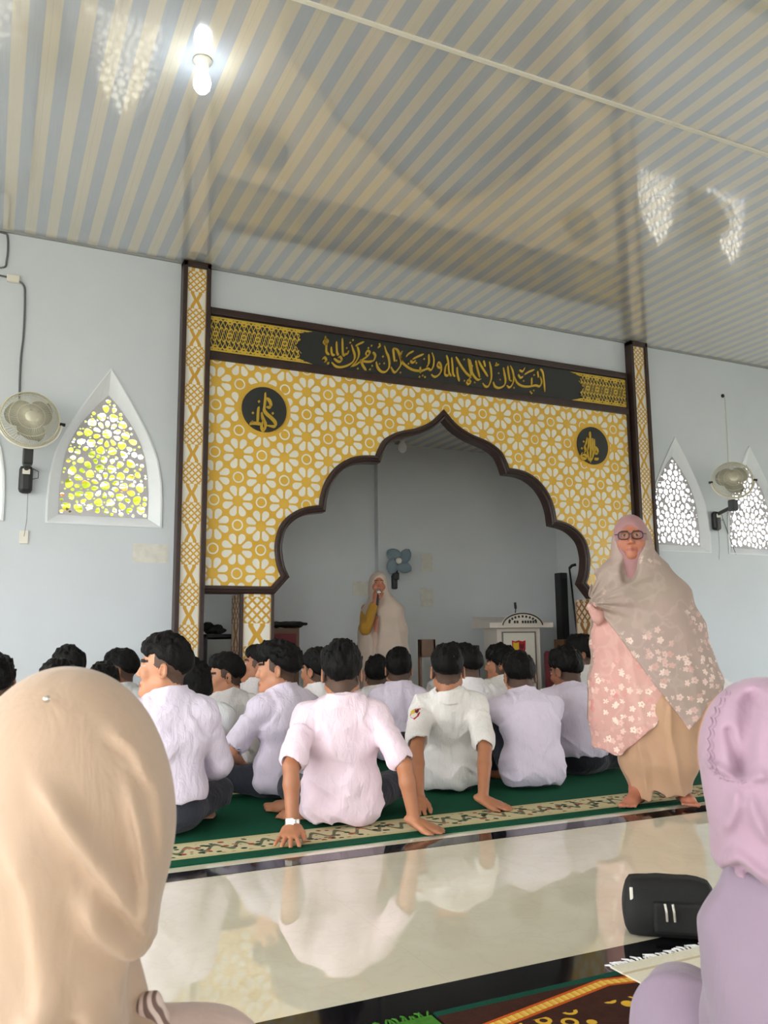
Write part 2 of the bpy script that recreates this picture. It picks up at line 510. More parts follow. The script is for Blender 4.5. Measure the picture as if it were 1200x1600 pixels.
def screen_holes(cx, outline):
    """two rosettes of drop-shaped openings, the rest filled with small round ones"""
    holes = []
    cents = [(cx - .005, 2.085), (cx - .005, 2.50)]
    rings = [(.080, 10, .028, .0175, 0), (.140, 10, .033, .032, .5), (.132, 10, .018, .011, 0), (.203, 20, .033, .0235, .25), (.264, 16, .030, .038, 0), (.328, 22, .033, .032, .5), (.390, 26, .031, .030, 0), (.450, 30, .029, .028, .5)]
    def ok(c, g, gap):
        if not all(inside((g[0] + (p[0] - g[0]) * 1.12, g[1] + (p[1] - g[1]) * 1.12), outline) for p in c): return False
        if min(seg_d(p, outline) for p in c) < .010: return False
        for h, q in holes:
            if math.hypot(g[0] - q[0], g[1] - q[1]) < .11:
                if any(inside(p, h) for p in c) or inside(h[0], c) or min(seg_d(p, h) for p in c) < gap: return False
        return True
    for ci in (0, 1):
        hx, hz = cents[ci]
        c = petal(hx, hz, 0, .036, .036, 12, 0); holes.append((c, (hx, hz)))
    for r, n, ln, wd, ph in rings:
        for ci in (0, 1):
            hx, hz = cents[ci]; o = cents[1 - ci]
            for k in range(n):
                a = 2 * PI * (k + ph) / n + PI / 2
                px, pz = hx + r * math.cos(a), hz + r * math.sin(a)
                if math.hypot(px - o[0], pz - o[1]) < r - .02: continue
                for sc in (1.0, .72, .5):
                    c = petal(px, pz, a, ln * sc, wd * sc)
                    if ok(c, (px, pz), .006): holes.append((c, (px, pz))); break
    r_ = random.Random(2)
    xs = [p[0] for p in outline]; zs = [p[1] for p in outline]
    for t in range(900):
        g = (r_.uniform(min(xs), max(xs)), r_.uniform(min(zs), max(zs)))
        if not inside(g, outline) or any(inside(g, h) for h, q in holes if abs(q[0] - g[0]) + abs(q[1] - g[1]) < .12): continue
        d = min([seg_d(g, outline)] + [seg_d(g, h) for h, q in holes if math.hypot(q[0] - g[0], q[1] - g[1]) < .12])
        if d > .013: rr = min(d - .0065, .022); holes.append((petal(g[0], g[1], 0, rr, rr, 9, 0), g))
    return [h[0] for h in holes]
HOLES0 = None
HOLES0 = screen_holes(0.0, w_in(0.0))
for i, cx in enumerate(WINX):
    t = thing('window_%d' % (i + 1), ['white pointed window at the left picture edge beside the wall fan', 'white pointed window left of the mural with green showing through its screen',
        'white pointed window behind the standing woman right of the mural', 'white pointed window behind the right wall fan', 'white pointed window furthest right along the wall'][i], 'window', (0, 0, 0))
    t['kind'] = 'structure'
    a, b = w_out(cx), w_in(cx); n = len(a); assert len(b) == n
    mb = MB()
    mb.add([(x, D - .012, z) for x, z in a] + [(x, D + .05, z) for x, z in b], [(k, (k + 1) % n, n + (k + 1) % n, n + k) for k in range(n)])
    cxx = cx; cz = 2.3
    ao = [(cxx + (x - cxx) * 1.035, cz + (z - cz) * 1.02) for x, z in a]
    mb.add([(x, D - .012, z) for x, z in a] + [(x, D - .012, z) for x, z in ao] + [(x, D + .004, z) for x, z in ao],
           [(k, n + k, n + (k + 1) % n, (k + 1) % n) for k in range(n)] + [(n + k, 2*n + k, 2*n + (k + 1) % n, n + (k + 1) % n) for k in range(n)])
    mb.build('reveal', M['white_reveal'], t)
    poly_mesh('perforated_screen', [b] + [[(x + cx, z) for x, z in h] for h in HOLES0], D + .046, D + .058, M['screen'], t)

# ------------------------------------------------------------------ outside, seen through the screens
def leaf_cluster(name, c, rad, n, mats, seed, label, cat, orange=0.0):
    r = random.Random(seed); mb = MB()
    for k in range(n):
        d = Vector((r.gauss(0, 1), r.gauss(0, 1), r.gauss(0, 1))).normalized() * (r.random() ** .4)
        p = Vector(c) + Vector((d.x * rad[0], d.y * rad[1], d.z * rad[2]))
        q = Matrix.Rotation(r.uniform(0, 2*PI), 3, 'Z') @ Matrix.Rotation(r.uniform(-.9, .9), 3, 'X')
        s = r.uniform(.05, .12)
        mi = 1 if r.random() < orange else 0
        vs = [p + q @ Vector(v) for v in ((-s, 0, 0), (-.3*s, -.5*s, .1*s), (.6*s, -.35*s, .05*s), (1.3*s, 0, -.1*s), (.6*s, .35*s, .05*s), (-.3*s, .5*s, .1*s))]
        mb.add(vs, [(0, 1, 2, 3), (0, 3, 4, 5)], mi)
    o = mb.build('foliage', mats)
    tr = MB().tube([(c[0], c[1], -.25), (c[0] + .05, c[1], .8), (c[0], c[1], c[2])], [.07, .055, .03], 8).build('trunk', M['brown_wood'])
    t = thing(name, label, cat, (0, 0, 0)); o.parent = t; tr.parent = t
    return t
leaf_cluster('tree', (.75, 9.7, 2.45), (1.15, .6, 1.3), 1900, [M['foliage'], M['foliage_orange']], 3, 'bright green tree outside, showing through the window left of the mural', 'tree', .02)
leaf_cluster('tree', (7.9, 9.9, 2.6), (.55, .6, 1.2), 700, [M['foliage'], M['foliage_orange']], 5, 'thin green tree outside, showing through the window behind the standing woman', 'tree', 0)

# ------------------------------------------------------------------ floor trims
structure(flat_box('trim_1', (XL, 3.31, 0), (XR, 3.425, .0015), M['black_stone']))
structure(flat_box('trim_2', (XL, 1.76, 0), (XR, 2.05, .0015), M['black_stone']))

# ceiling joint strip and cornice line
structure(MB().box((XL, 3.505, CEIL - .010), (XR, 3.535, CEIL), .003).build('trim_3', M['white_plastic']))
structure(MB().box((XL, D - .02, CEIL - .018), (1.31, D, CEIL)).box((1.55, D - .02, CEIL - .018), (6.06, D, CEIL)).box((6.3, D - .02, CEIL - .018), (XR, D, CEIL)).build('trim_4', M['cornice_grey']))

# ------------------------------------------------------------------ the mural
CXM = 3.787
mural = thing('mural_panel', 'large gold star-lattice mural with a black calligraphy band above a scalloped dark arch', 'mural', (0, 0, 0))
half = [(-1.653, 1.298), (-1.553, 1.40), (-1.585, 1.47), (-1.606, 1.56), (-1.612, 1.67), (-1.575, 1.81), (-1.487, 1.905), (-1.37, 1.965), (-1.222, 1.992),
        (-1.205, 2.11), (-1.16, 2.232), (-1.068, 2.352), (-.947, 2.43), (-.828, 2.462), (-.690, 2.470),
        (-.657, 2.553), (-.60, 2.640), (-.475, 2.712), (-.275, 2.772), (-.12, 2.852), (0, 2.962)]
segs = [half[0:2], half[1:9], half[8:15], half[14:21]]
def arch_curve(n=5):
    out = []
    for sg in segs:
        c = [(v.x, v.y) for v in catmull([(a, b, 0) for a, b in sg], n if len(sg) > 2 else 1)]
        out += c if not out else c[1:]
    return out
left_arch = arch_curve()
full_arch = left_arch + [(-x, z) for x, z in reversed(left_arch[:-1])]
arch_pts = [(CXM + x, z) for x, z in full_arch]
panel_loop = [(1.556, 1.298), (1.556, 3.205), (6.018, 3.205), (6.018, 1.298)] + list(reversed(arch_pts))
poly_mesh('lattice_panel', [panel_loop], D - .03, D + .02, M['mural'], mural)
# moulding following the arch: swept profile of two stepped ribs
def sweep_profile(path, prof, closed=False):
    """path: (x,z) list; prof: (offset normal, y) list"""
    P = [Vector((x, 0, z)) for x, z in path]; N = len(P); mb = MB(); vs = []; k = len(prof)
    for i in range(N):
        a = (P[i] - P[i - 1]) if i > 0 else (P[1] - P[0]); b = (P[i + 1] - P[i]) if i < N - 1 else (P[-1] - P[-2])
        a.normalize(); b.normalize(); t = (a + b); t = t.normalized() if t.length > 1e-4 else b
        nrm = Vector((-t.z, 0, t.x)); sc = 1 / max(.45, nrm.dot(Vector((-b.z, 0, b.x))))
        for o, y in prof: vs.append(P[i] + nrm * o * sc + Vector((0, y, 0)))
    fs = [(i*k + j, i*k + (j+1) % k, (i+1)*k + (j+1) % k, (i+1)*k + j) for i in range(N - 1) for j in range(k)]
    fs += [tuple(range(k - 1, -1, -1)), tuple((N - 1) * k + j for j in range(k))]
    return mb.add(vs, fs)
prof = [(.033, D + .05), (.033, D - .045), (.022, D - .062), (.006, D - .062), (-.002, D - .05), (-.008, D - .05), (-.018, D - .058), (-.030, D - .05), (-.033, D + .05)]
path = [(1.556, 1.282)] + [(CXM - 1.66, 1.282)] + arch_pts[1:-1] + [(CXM + 1.66, 1.282), (6.018, 1.282)]
sweep_profile(path, prof).build('arch_moulding', M['dark_wood'], mural)
# band frame + black band + arabesque ends
mb = MB(); mb.box((1.556, D - .055, 3.195), (6.018, D, 3.262), .006); mb.box((1.556, D - .055, 3.588), (6.018, D, 3.650), .006)
mb.build('band_frame', M['dark_wood'], mural)
band = MB().box((1.556, D - .03, 3.26), (6.018, D, 3.59)).build('calligraphy_band', M['band_black'], mural)
for x0, x1, d in ((1.565, 2.47, 1), (5.30, 6.012, -1)):
    pts = []
    e = x1 if d > 0 else x0
    o = x0 if d > 0 else x1
    L = [(o, 3.275), (e, 3.275), (e - d * .13, 3.31), (e - d * .10, 3.36), (e - d * .16, 3.425), (e - d * .10, 3.49), (e - d * .13, 3.54), (e, 3.575), (o, 3.575)]
    poly_mesh('arabesque_ornament', [L], D - .038, D - .029, M['arabesque'], band)
for xa, xb in ((1.5475, 1.562), (6.012, 6.036)): MB().box((xa, D - .05, 1.26), (xb, D, 3.65)).build('side_moulding', M['dark_wood'], mural)

# calligraphy strokes, broad-nib ribbons in relief
def ribbon(mb, pts, w, y0, y1, nib=1.05, n=5):
    if len(pts) == 1:
        x, z = pts[0]; s = w * .62
        L = [(x, z + s * 1.15), (x + s, z), (x, z - s * 1.15), (x - s, z)]
        mb.add([(a, y0, b) for a, b in L] + [(a, y1, b) for a, b in L], [(0, 1, 2, 3)] + [(i, 4 + i, 4 + (i + 1) % 4, (i + 1) % 4) for i in range(4)])
        return
    c = catmull([(x, 0, z) for x, z in pts], n); N = len(c); vs = []
    nv = Vector((math.cos(nib), 0, math.sin(nib)))
    for i, p in enumerate(c):
        t = (c[min(i + 1, N - 1)] - c[max(i - 1, 0)]).normalized(); nr = Vector((-t.z, 0, t.x))
        o = nr * .34 + nv * .5 * (1 if nv.dot(nr) > 0 else -1)
        s = i / (N - 1); tp = min(1, .45 + 4 * s, .3 + 3.5 * (1 - s)); o = o * w * tp
        vs += [p + o + Vector((0, y0, 0)), p - o + Vector((0, y0, 0)), p - o + Vector((0, y1, 0)), p + o + Vector((0, y1, 0))]
    fs = [(i*4 + j, (i+1)*4 + j, (i+1)*4 + (j+1) % 4, i*4 + (j+1) % 4) for i in range(N - 1) for j in range(4)] + [(0, 1, 2, 3), ((N-1)*4+3, (N-1)*4+2, (N-1)*4+1, (N-1)*4)]
    mb.add(vs, fs)
BAND_STROKES = [[(2.592,3.551),(2.602,3.473),(2.604,3.404),(2.633,3.383)],[(2.648,3.46),(2.655,3.392),(2.684,3.386)],[(2.699,3.517),(2.704,3.418),(2.72,3.391)],[(2.756,3.556),(2.761,3.426),(2.771,3.398),(2.792,3.406)],[(2.572,3.488),(2.592,3.521),(2.617,3.505),(2.602,3.478),(2.572,3.486)],[(2.562,3.329),(2.587,3.352),(2.602,3.325),(2.582,3.31)],[(2.612,3.307),(2.628,3.297)],[(2.674,3.355),(2.72,3.329),(2.751,3.35),(2.735,3.378),(2.715,3.368)],[(2.653,3.317),(2.694,3.283),(2.745,3.283),(2.807,3.308),(2.86,3.35),(2.879,3.403),(2.862,3.461),(2.845,3.508)],[(2.777,3.409),(2.808,3.418),(2.816,3.449)],[(2.834,3.525)],[(2.861,3.553)],[(2.8,3.47)],[(2.902,3.497),(2.918,3.448),(2.912,3.397),(2.881,3.343),(2.837,3.297)],[(2.887,3.502),(2.924,3.528),(2.971,3.552)],[(2.854,3.304),(2.902,3.336),(2.955,3.383),(3.008,3.426),(3.027,3.459),(3.006,3.473),(2.989,3.446),(2.999,3.422)],[(2.933,3.38),(2.959,3.323),(2.991,3.286)],[(2.954,3.368),(3.007,3.368),(3.061,3.383)],[(3.059,3.468),(3.083,3.436),(3.066,3.383)],[(3.046,3.527)],[(2.907,3.291)],[(3.05,3.336)],[(3.028,3.3)],[(3.014,3.5)],[(3.091,3.382),(3.103,3.333),(3.137,3.295),(3.181,3.296),(3.218,3.338),(3.225,3.39),(3.213,3.449),(3.194,3.487),(3.176,3.546)],[(3.172,3.377)],[(3.125,3.366)],[(3.11,3.521),(3.138,3.541)],[(3.16,3.44)],[(3.127,3.554)],[(3.263,3.533),(3.27,3.467),(3.278,3.407)],[(3.239,3.351),(3.276,3.303),(3.323,3.352),(3.346,3.401),(3.336,3.466),(3.307,3.524),(3.268,3.537)],[(3.337,3.31)],[(3.356,3.521),(3.336,3.466)],[(3.298,3.42)],[(3.334,3.476),(3.355,3.417),(3.41,3.373),(3.476,3.351),(3.555,3.355),(3.624,3.386),(3.655,3.375),(3.681,3.409),(3.694,3.484),(3.673,3.55)],[(3.467,3.458),(3.524,3.492),(3.586,3.522)],[(3.4,3.475),(3.434,3.511),(3.479,3.536)],[(3.506,3.425)],[(3.421,3.406)],[(3.444,3.44),(3.466,3.422),(3.5,3.448)],[(3.638,3.529),(3.639,3.445),(3.613,3.4)],[(3.589,3.475)],[(3.634,3.443)],[(3.544,3.391),(3.549,3.33)],[(3.537,3.295)],[(3.571,3.312)],[(3.594,3.3)],[(3.725,3.426),(3.742,3.462),(3.765,3.441),(3.768,3.379),(3.731,3.33),(3.691,3.315),(3.663,3.336)],[(3.728,3.426),(3.753,3.41),(3.767,3.421)],[(3.829,3.545),(3.847,3.484),(3.854,3.38),(3.879,3.343)],[(3.887,3.532),(3.894,3.438),(3.898,3.369),(3.921,3.346)],[(3.944,3.444),(3.948,3.371),(3.967,3.304)],[(3.807,3.352),(3.816,3.427),(3.847,3.474)],[(3.807,3.352),(3.836,3.344),(3.854,3.367)],[(3.934,3.544),(3.985,3.466),(4.043,3.399),(4.102,3.358)],[(4.071,3.547),(4.087,3.463),(4.096,3.379),(4.058,3.31)],[(4.089,3.538),(4.105,3.466),(4.115,3.401),(4.167,3.347),(4.212,3.36)],[(4.155,3.537),(4.174,3.453),(4.198,3.371)],[(4.043,3.303),(4.066,3.288),(4.091,3.312),(4.067,3.331),(4.043,3.303)],[(4.139,3.315)],[(4.023,3.317)],[(4.115,3.478)],[(4.025,3.53)],[(4.185,3.541),(4.237,3.462),(4.29,3.393)],[(4.246,3.549),(4.263,3.487)],[(4.311,3.547),(4.329,3.463),(4.327,3.376),(4.293,3.299),(4.256,3.29),(4.227,3.321)],[(4.35,3.347),(4.367,3.304),(4.416,3.294),(4.473,3.324),(4.493,3.375),(4.483,3.45),(4.473,3.509)],[(4.431,3.379)],[(4.415,3.442)],[(4.374,3.518),(4.424,3.532)],[(4.393,3.542)],[(4.524,3.532),(4.531,3.457),(4.543,3.382)],[(4.506,3.331),(4.535,3.313),(4.57,3.347),(4.591,3.41),(4.582,3.485),(4.555,3.539)],[(4.591,3.316)],[(4.558,3.384)],[(4.598,3.432),(4.631,3.371),(4.693,3.346),(4.77,3.351),(4.849,3.373),(4.9,3.369),(4.928,3.419),(4.911,3.472)],[(4.724,3.471),(4.777,3.505),(4.845,3.536)],[(4.662,3.507),(4.7,3.498),(4.729,3.54)],[(4.645,3.46),(4.671,3.429),(4.704,3.446)],[(4.807,3.448),(4.803,3.368)],[(4.84,3.48)],[(4.881,3.524),(4.891,3.459)],[(4.787,3.3)],[(4.827,3.318)],[(4.8,3.286)],[(4.709,3.402)],[(4.915,3.553),(4.944,3.521),(4.955,3.433),(4.963,3.321)]]
MED_L = [[(2.04,2.962),(2.04,2.906),(2.035,2.849),(2.032,2.807),(2.055,2.776),(2.093,2.747),(2.131,2.71),(2.132,2.676),(2.094,2.672),(2.052,2.676)],[(2.053,2.915),(2.08,2.891),(2.092,2.855),(2.084,2.838),(2.051,2.837)],[(1.983,2.832),(1.978,2.768),(1.978,2.686)],[(1.907,2.674),(1.929,2.682),(1.974,2.684),(2.011,2.679)],[(2.01,2.786),(2.018,2.743),(2.033,2.711),(2.046,2.679),(2.038,2.637),(2.023,2.632),(2.011,2.66),(2.018,2.702),(2.029,2.722)],[(1.986,2.877)],[(1.934,2.771)],[(2.108,2.786)],[(1.931,2.693)]]
MED_R = [[(5.496,2.956),(5.499,2.907),(5.496,2.808),(5.489,2.633)],[(5.46,2.894),(5.44,2.825),(5.422,2.792),(5.43,2.757),(5.412,2.725)],[(5.547,2.884),(5.546,2.812),(5.551,2.759),(5.538,2.722)],[(5.391,2.727),(5.373,2.699),(5.382,2.673),(5.425,2.668),(5.438,2.691),(5.411,2.709),(5.389,2.698)],[(5.452,2.759),(5.459,2.693),(5.485,2.651)],[(5.529,2.766),(5.52,2.698),(5.49,2.651)],[(5.553,2.804),(5.584,2.771),(5.583,2.739),(5.549,2.727)],[(5.54,2.678),(5.568,2.675),(5.594,2.68)],[(5.414,2.845)],[(5.385,2.771)],[(5.476,2.887),(5.471,2.806),(5.452,2.746)],[(5.525,2.891),(5.52,2.801),(5.528,2.748)]]
mb = MB()
for st in BAND_STROKES: ribbon(mb, st, .0145, D - .042, D - .029)
mb.build('calligraphy_lettering', M['gold'], band)
def disc_loop(cx, cz, r, n=48): return [(cx + r * math.cos(2*PI*k/n), cz + r * math.sin(2*PI*k/n)) for k in range(n)]
for cx, strokes in ((2.038, MED_L), (5.535, MED_R)):
    d = poly_mesh('medallion', [disc_loop(cx, 2.815, .196)], D - .045, D - .03, M['band_black'], mural)
    mb = MB()
    for st in strokes: ribbon(mb, st, .019, D - .055, D - .045)
    mb.build('medallion_lettering', M['gold'], d)

# pillars flanking the mural
for key, cx, lab in (('pillar_left', 1.431, 'tall narrow gold and white lattice pillar left of the mural'), ('pillar_right', 6.178, 'tall narrow gold and white lattice pillar right of the mural')):
    t = thing('lattice_pillar', lab, 'pillar', (0, 0, 0))
    x0, x1 = cx - .116, cx + .116
    MB().box((x0 + .03, D - .075, .0), (x1 - .03, D + .2, CEIL - .035)).build('lattice_face', M[key], t)
    mb = MB().box((x0, D - .1, 0), (x0 + .036, D + .1, CEIL - .02), .004).box((x1 - .036, D - .1, 0), (x1, D + .1, CEIL - .02), .004).box((x0, D - .1, CEIL - .065), (x1, D + .1, CEIL - .015), .004)
    mb.build('frame', M['dark_wood'], t)
# posts carrying the lower corners of the mural
for key, cx, lab in (('post_left', 1.998, 'short gold lattice post under the left foot of the arch'), ('post_right', 5.62, 'short gold lattice post under the right foot of the arch')):
    t = thing('lattice_post', lab, 'post', (0, 0, 0))
    MB().box((cx - .128, D - .03, 0), (cx + .128, D + .02, 1.25)).build('lattice_face', M[key], t)
    MB().box((cx - .122, D + .02, 0), (cx + .122, D + .30, 1.25)).build('lattice_side', M['post_side_shaded'], t)
    MB().box((cx - .142, D - .05, 0), (cx - .118, D + .0, 1.25), .004).box((cx + .118, D - .05, 0), (cx + .142, D + .0, 1.25), .004).build('frame', M['dark_wood'], t)
# ------------------------------------------------------------------ implicit modelling: smooth bodies and cloth as single skins
def A3(*v): return np.array(v, np.float32)
def vnoise(P, seed=0):
    """smooth value noise, about -1..1"""
    Pi = np.floor(P).astype(np.int64); f = (P - Pi).astype(np.float32); f = f * f * (3 - 2 * f)
    def h(dx, dy, dz):
        n = (Pi[..., 0] + dx) * 374761393 + (Pi[..., 1] + dy) * 668265263 + (Pi[..., 2] + dz) * 2147483647 + seed * 974711
        n = (n ^ (n >> 13)) * 1274126177; n = n ^ (n >> 16)
        return ((n & 0xffff).astype(np.float32) / 32767.5 - 1)
    x, y, z = f[..., 0], f[..., 1], f[..., 2]
    def L(a, b, t): return a + (b - a) * t
    return L(L(L(h(0,0,0), h(1,0,0), x), L(h(0,1,0), h(1,1,0), x), y), L(L(h(0,0,1), h(1,0,1), x), L(h(0,1,1), h(1,1,1), x), y), z)
def ridge(P, seed=0):
    n = vnoise(P, seed); return 1 - np.abs(n) * 2
def smin(a, b, k):
    if k <= 0: return np.minimum(a, b)
    h = np.maximum(k - np.abs(a - b), 0) / k
    return np.minimum(a, b) - h * h * k * .25
class Field:
    def __init__(s): s.it = []; s.disp = None; s.clips = []
    def _add(s, f, c, r, k, op='u'): s.it.append((f, A3(*c), float(r), k, op)); return s
    def rc(s, a, b, ra, rb, k=.02, op='u', flat=None):
        """tapered capsule; flat = (axis, factor) squashes it along an axis"""
        a = A3(*a); b = A3(*b); ba = b - a; L2 = max(float(ba @ ba), 1e-9)
        if flat is not None: ax = A3(*flat[0]); ax = ax / np.linalg.norm(ax); ff = 1 / flat[1]
        def f(P):
            q = P - a
            h = np.clip((q @ ba) / L2, 0, 1)
            d = q - h[..., None] * ba
            rr = ra + (rb - ra) * h
            if flat is not None:
                c = d @ ax; n2 = (d * d).sum(-1) + c * c * (ff * ff - 1)
                n = np.sqrt(np.maximum(n2, 1e-12))
                return (n - rr) * (.55 + .45 / ff)
            return np.sqrt((d * d).sum(-1)) - rr
        return s._add(f, (a + b) / 2, math.sqrt(L2) / 2 + max(ra, rb), k, op)
    def chain(s, pts, rs, k=.02, op='u', flat=None):
        for i in range(len(pts) - 1): s.rc(pts[i], pts[i + 1], rs[i], rs[i + 1], k, op, flat)
        return s
    def ell(s, c, r, R=None, k=.02, op='u'):
        c = A3(*c); r = A3(*r); Rm = None if R is None else np.asarray(R, np.float32)
        def f(P):
            q = P - c
            if Rm is not None: q = q @ Rm            # columns of R are the local axes
            k0 = np.sqrt(((q / r) ** 2).sum(-1)); k1 = np.sqrt(((q / (r * r)) ** 2).sum(-1))
            return k0 * (k0 - 1) / np.maximum(k1, 1e-6)
        return s._add(f, c, float(r.max()), k, op)
    def lens(s, c0, c1, u, a0, b0, a1, b1, k=.03, op='u'):
        """one slice of a torso: from c0 to c1, half widths a along u and b across"""
        c0 = A3(*c0); c1 = A3(*c1); w = c1 - c0; L = float(np.linalg.norm(w)); w = w / L
        u = A3(*u); u = u - w * (u @ w); u = u / np.linalg.norm(u); v = np.cross(w, u)
        def f(P):
            q = P - c0; t = q @ w; h = np.clip(t / L, 0, 1)
            a = a0 + (a1 - a0) * h; b = b0 + (b1 - b0) * h; e = t - h * L
            m_ = np.minimum(a, b)
            x = q @ u; y = q @ v
            k0 = np.sqrt((x / a) ** 2 + (y / b) ** 2 + (e / (m_ * .8)) ** 2)
            k1 = np.sqrt((x / a ** 2) ** 2 + (y / b ** 2) ** 2 + (e / (m_ * .8) ** 2) ** 2)
            return k0 * (k0 - 1) / np.maximum(k1, 1e-5)
        return s._add(f, (c0 + c1) / 2, L / 2 + max(a0, b0, a1, b1), k, op)
    def fn(s, f, c, r, k=.01, op='u'): return s._add(f, c, r, k, op)
    def ev(s, P):
        """P: (nb, m, 3) in blocks"""
        nb, m_, _ = P.shape
        ctr = (P.min(1) + P.max(1)) / 2; hr = np.linalg.norm(P.max(1) - P.min(1), axis=1) / 2
        d = np.full((nb, m_), 1e3, np.float32)
        for f, c, r, k, op in s.it:
            dist = np.linalg.norm(ctr - c, axis=1) - hr - r
            near = dist < .06 + k
            if op == 'u':
                far = ~near
                if far.any(): d[far] = np.minimum(d[far], np.maximum(dist[far], .03)[:, None])
                if near.any(): d[near] = smin(d[near], f(P[near]).astype(np.float32), k)
            elif near.any():
                x = f(P[near]).astype(np.float32)
                if op == 's': d[near] = -smin(-d[near], x, k)
                else: d[near] = -smin(-d[near], -x, k)
        for cl in s.clips: d = np.maximum(d, cl(P))
        if s.disp is not None: 
            nearb = np.abs(d).min(1) < .12
            if nearb.any(): d[nearb] = d[nearb] - s.disp(P[nearb])
        return d
    def bounds(s):
        lo = np.min([c - r for f, c, r, k, op in s.it if op == 'u'], 0); hi = np.max([c + r for f, c, r, k, op in s.it if op == 'u'], 0)
        return lo - .03, hi + .03
    def mesh(s, h, lo=None, hi=None, newton=2):
        if lo is None: lo, hi = s.bounds()
        lo = np.asarray(lo, np.float32); hi = np.asarray(hi, np.float32)
        B = 8; nbk = np.ceil((hi - lo) / (h * B)).astype(int) + 1; dim = nbk * B
        g = np.stack(np.meshgrid(*[np.arange(n) for n in nbk], indexing='ij'), -1).reshape(-1, 3)
        cen = lo + (g * B + (B - 1) / 2) * h
        dc = s.ev(cen[:, None, :].astype(np.float32))[:, 0]
        keep = np.abs(dc) < h * B * .95 + .035
        V = np.where(dc > 0, 1., -1.).astype(np.float32)
        V = np.repeat(np.repeat(np.repeat(V.reshape(nbk), B, 0), B, 1), B, 2)
        off = np.stack(np.meshgrid(*[np.arange(B)] * 3, indexing='ij'), -1).reshape(-1, 3)
        gk = g[keep]
        for c0 in range(0, len(gk), 1500):
            gg = gk[c0:c0 + 1500]
            idx = gg[:, None, :] * B + off[None]
            d = s.ev((lo + idx * h).astype(np.float32))
            V[idx[..., 0], idx[..., 1], idx[..., 2]] = d
        ins = V < 0
        ins[0] = ins[-1] = False; ins[:, 0] = ins[:, -1] = False; ins[:, :, 0] = ins[:, :, -1] = False
        V = np.where(ins, np.minimum(V, -1e-6), np.maximum(V, 1e-6))
        C = sum(ins[i:dim[0]-1+i, j:dim[1]-1+j, k:dim[2]-1+k].astype(np.int8) for i in (0,1) for j in (0,1) for k in (0,1))
        act = (C > 0) & (C < 8); cells = np.argwhere(act)
        if len(cells) == 0: return np.zeros((0, 3)), np.zeros((0, 4), int)
        imap = np.full(C.shape, -1, np.int32); imap[act] = np.arange(len(cells))
        cor = np.array([(i, j, k) for i in (0,1) for j in (0,1) for k in (0,1)])
        cv = np.stack([V[cells[:,0]+a, cells[:,1]+b, cells[:,2]+c] for a, b, c in cor], 1)
        acc = np.zeros((len(cells), 3), np.float32); cnt = np.zeros(len(cells), np.float32)
        for p in range(8):
            for q in range(p + 1, 8):
                if np.abs(cor[p] - cor[q]).sum() != 1: continue
                a, b = cv[:, p], cv[:, q]; x = (a < 0) != (b < 0)
                t = np.where(x, a / np.where(x, a - b, 1), 0)
                acc += np.where(x[:, None], cor[p] + (cor[q] - cor[p]) * t[:, None], 0); cnt += x
        P = lo + (cells + acc / cnt[:, None]) * h
        quads = []
        for ax in range(3):
            o1, o2 = [(1, 2), (2, 0), (0, 1)][ax]
            sl = [slice(0, n - 1) for n in dim]; sh = list(sl); sh[ax] = slice(1, dim[ax])
            a = ins[tuple(sl)]; b = ins[tuple(sh)]
            e = np.argwhere(a != b)
            e = e[(e[:, o1] > 0) & (e[:, o2] > 0)]
            flip = a[e[:, 0], e[:, 1], e[:, 2]]
            def I(d1, d2):
                q = e.copy(); q[:, o1] -= d1; q[:, o2] -= d2; return imap[q[:, 0], q[:, 1], q[:, 2]]
            Q = np.stack([I(1, 1), I(0, 1), I(0, 0), I(1, 0)], 1)
            Q[~flip] = Q[~flip][:, ::-1]
            quads.append(Q)
        Q = np.concatenate(quads); Q = Q[(Q >= 0).all(1)]
        P = P.astype(np.float32)
        for it in range(newton):
            e = h * .35
            d0 = s.ev(P[:, None, :])[:, 0]
            gr = np.stack([s.ev((P + np.eye(3, dtype=np.float32)[i] * e)[:, None, :])[:, 0] - d0 for i in range(3)], 1) / e
            n2 = np.maximum((gr * gr).sum(1), .15)
            P = P - gr * np.clip(d0 / n2, -h * .5, h * .5)[:, None]
        return P, Q
def field_obj(name, F, h, mats, parent=None, lo=None, hi=None, paint=None, smooth_it=0, newton=2):
    P, Q = F.mesh(h, lo, hi, newton)
    for _ in range(smooth_it):
        acc = np.zeros_like(P); cnt = np.zeros(len(P), np.float32)
        for a, b in ((0, 1), (1, 2), (2, 3), (3, 0)):
            np.add.at(acc, Q[:, a], P[Q[:, b]]); np.add.at(acc, Q[:, b], P[Q[:, a]])
            np.add.at(cnt, Q[:, a], 1); np.add.at(cnt, Q[:, b], 1)
        P = P * .5 + acc / np.maximum(cnt, 1)[:, None] * .5
    me = bpy.data.meshes.new(name)
    n, mq = len(P), len(Q)
    me.vertices.add(n); me.vertices.foreach_set('co', P.astype(np.float32).ravel())
    me.loops.add(mq * 4); me.loops.foreach_set('vertex_index', Q.astype(np.int32).ravel())
    me.polygons.add(mq); me.polygons.foreach_set('loop_start', np.arange(0, mq * 4, 4, dtype=np.int32))
    if not isinstance(mats, (list, tuple)): mats = [mats]
    for mm in mats: me.materials.append(mm)
    me.polygons.foreach_set('use_smooth', np.ones(mq, bool))
    if paint is not None: me.polygons.foreach_set('material_index', paint(P[Q].mean(1)).astype(np.int32))
    me.update(calc_edges=True); me.validate()
    return link(bpy.data.objects.new(name, me), parent)

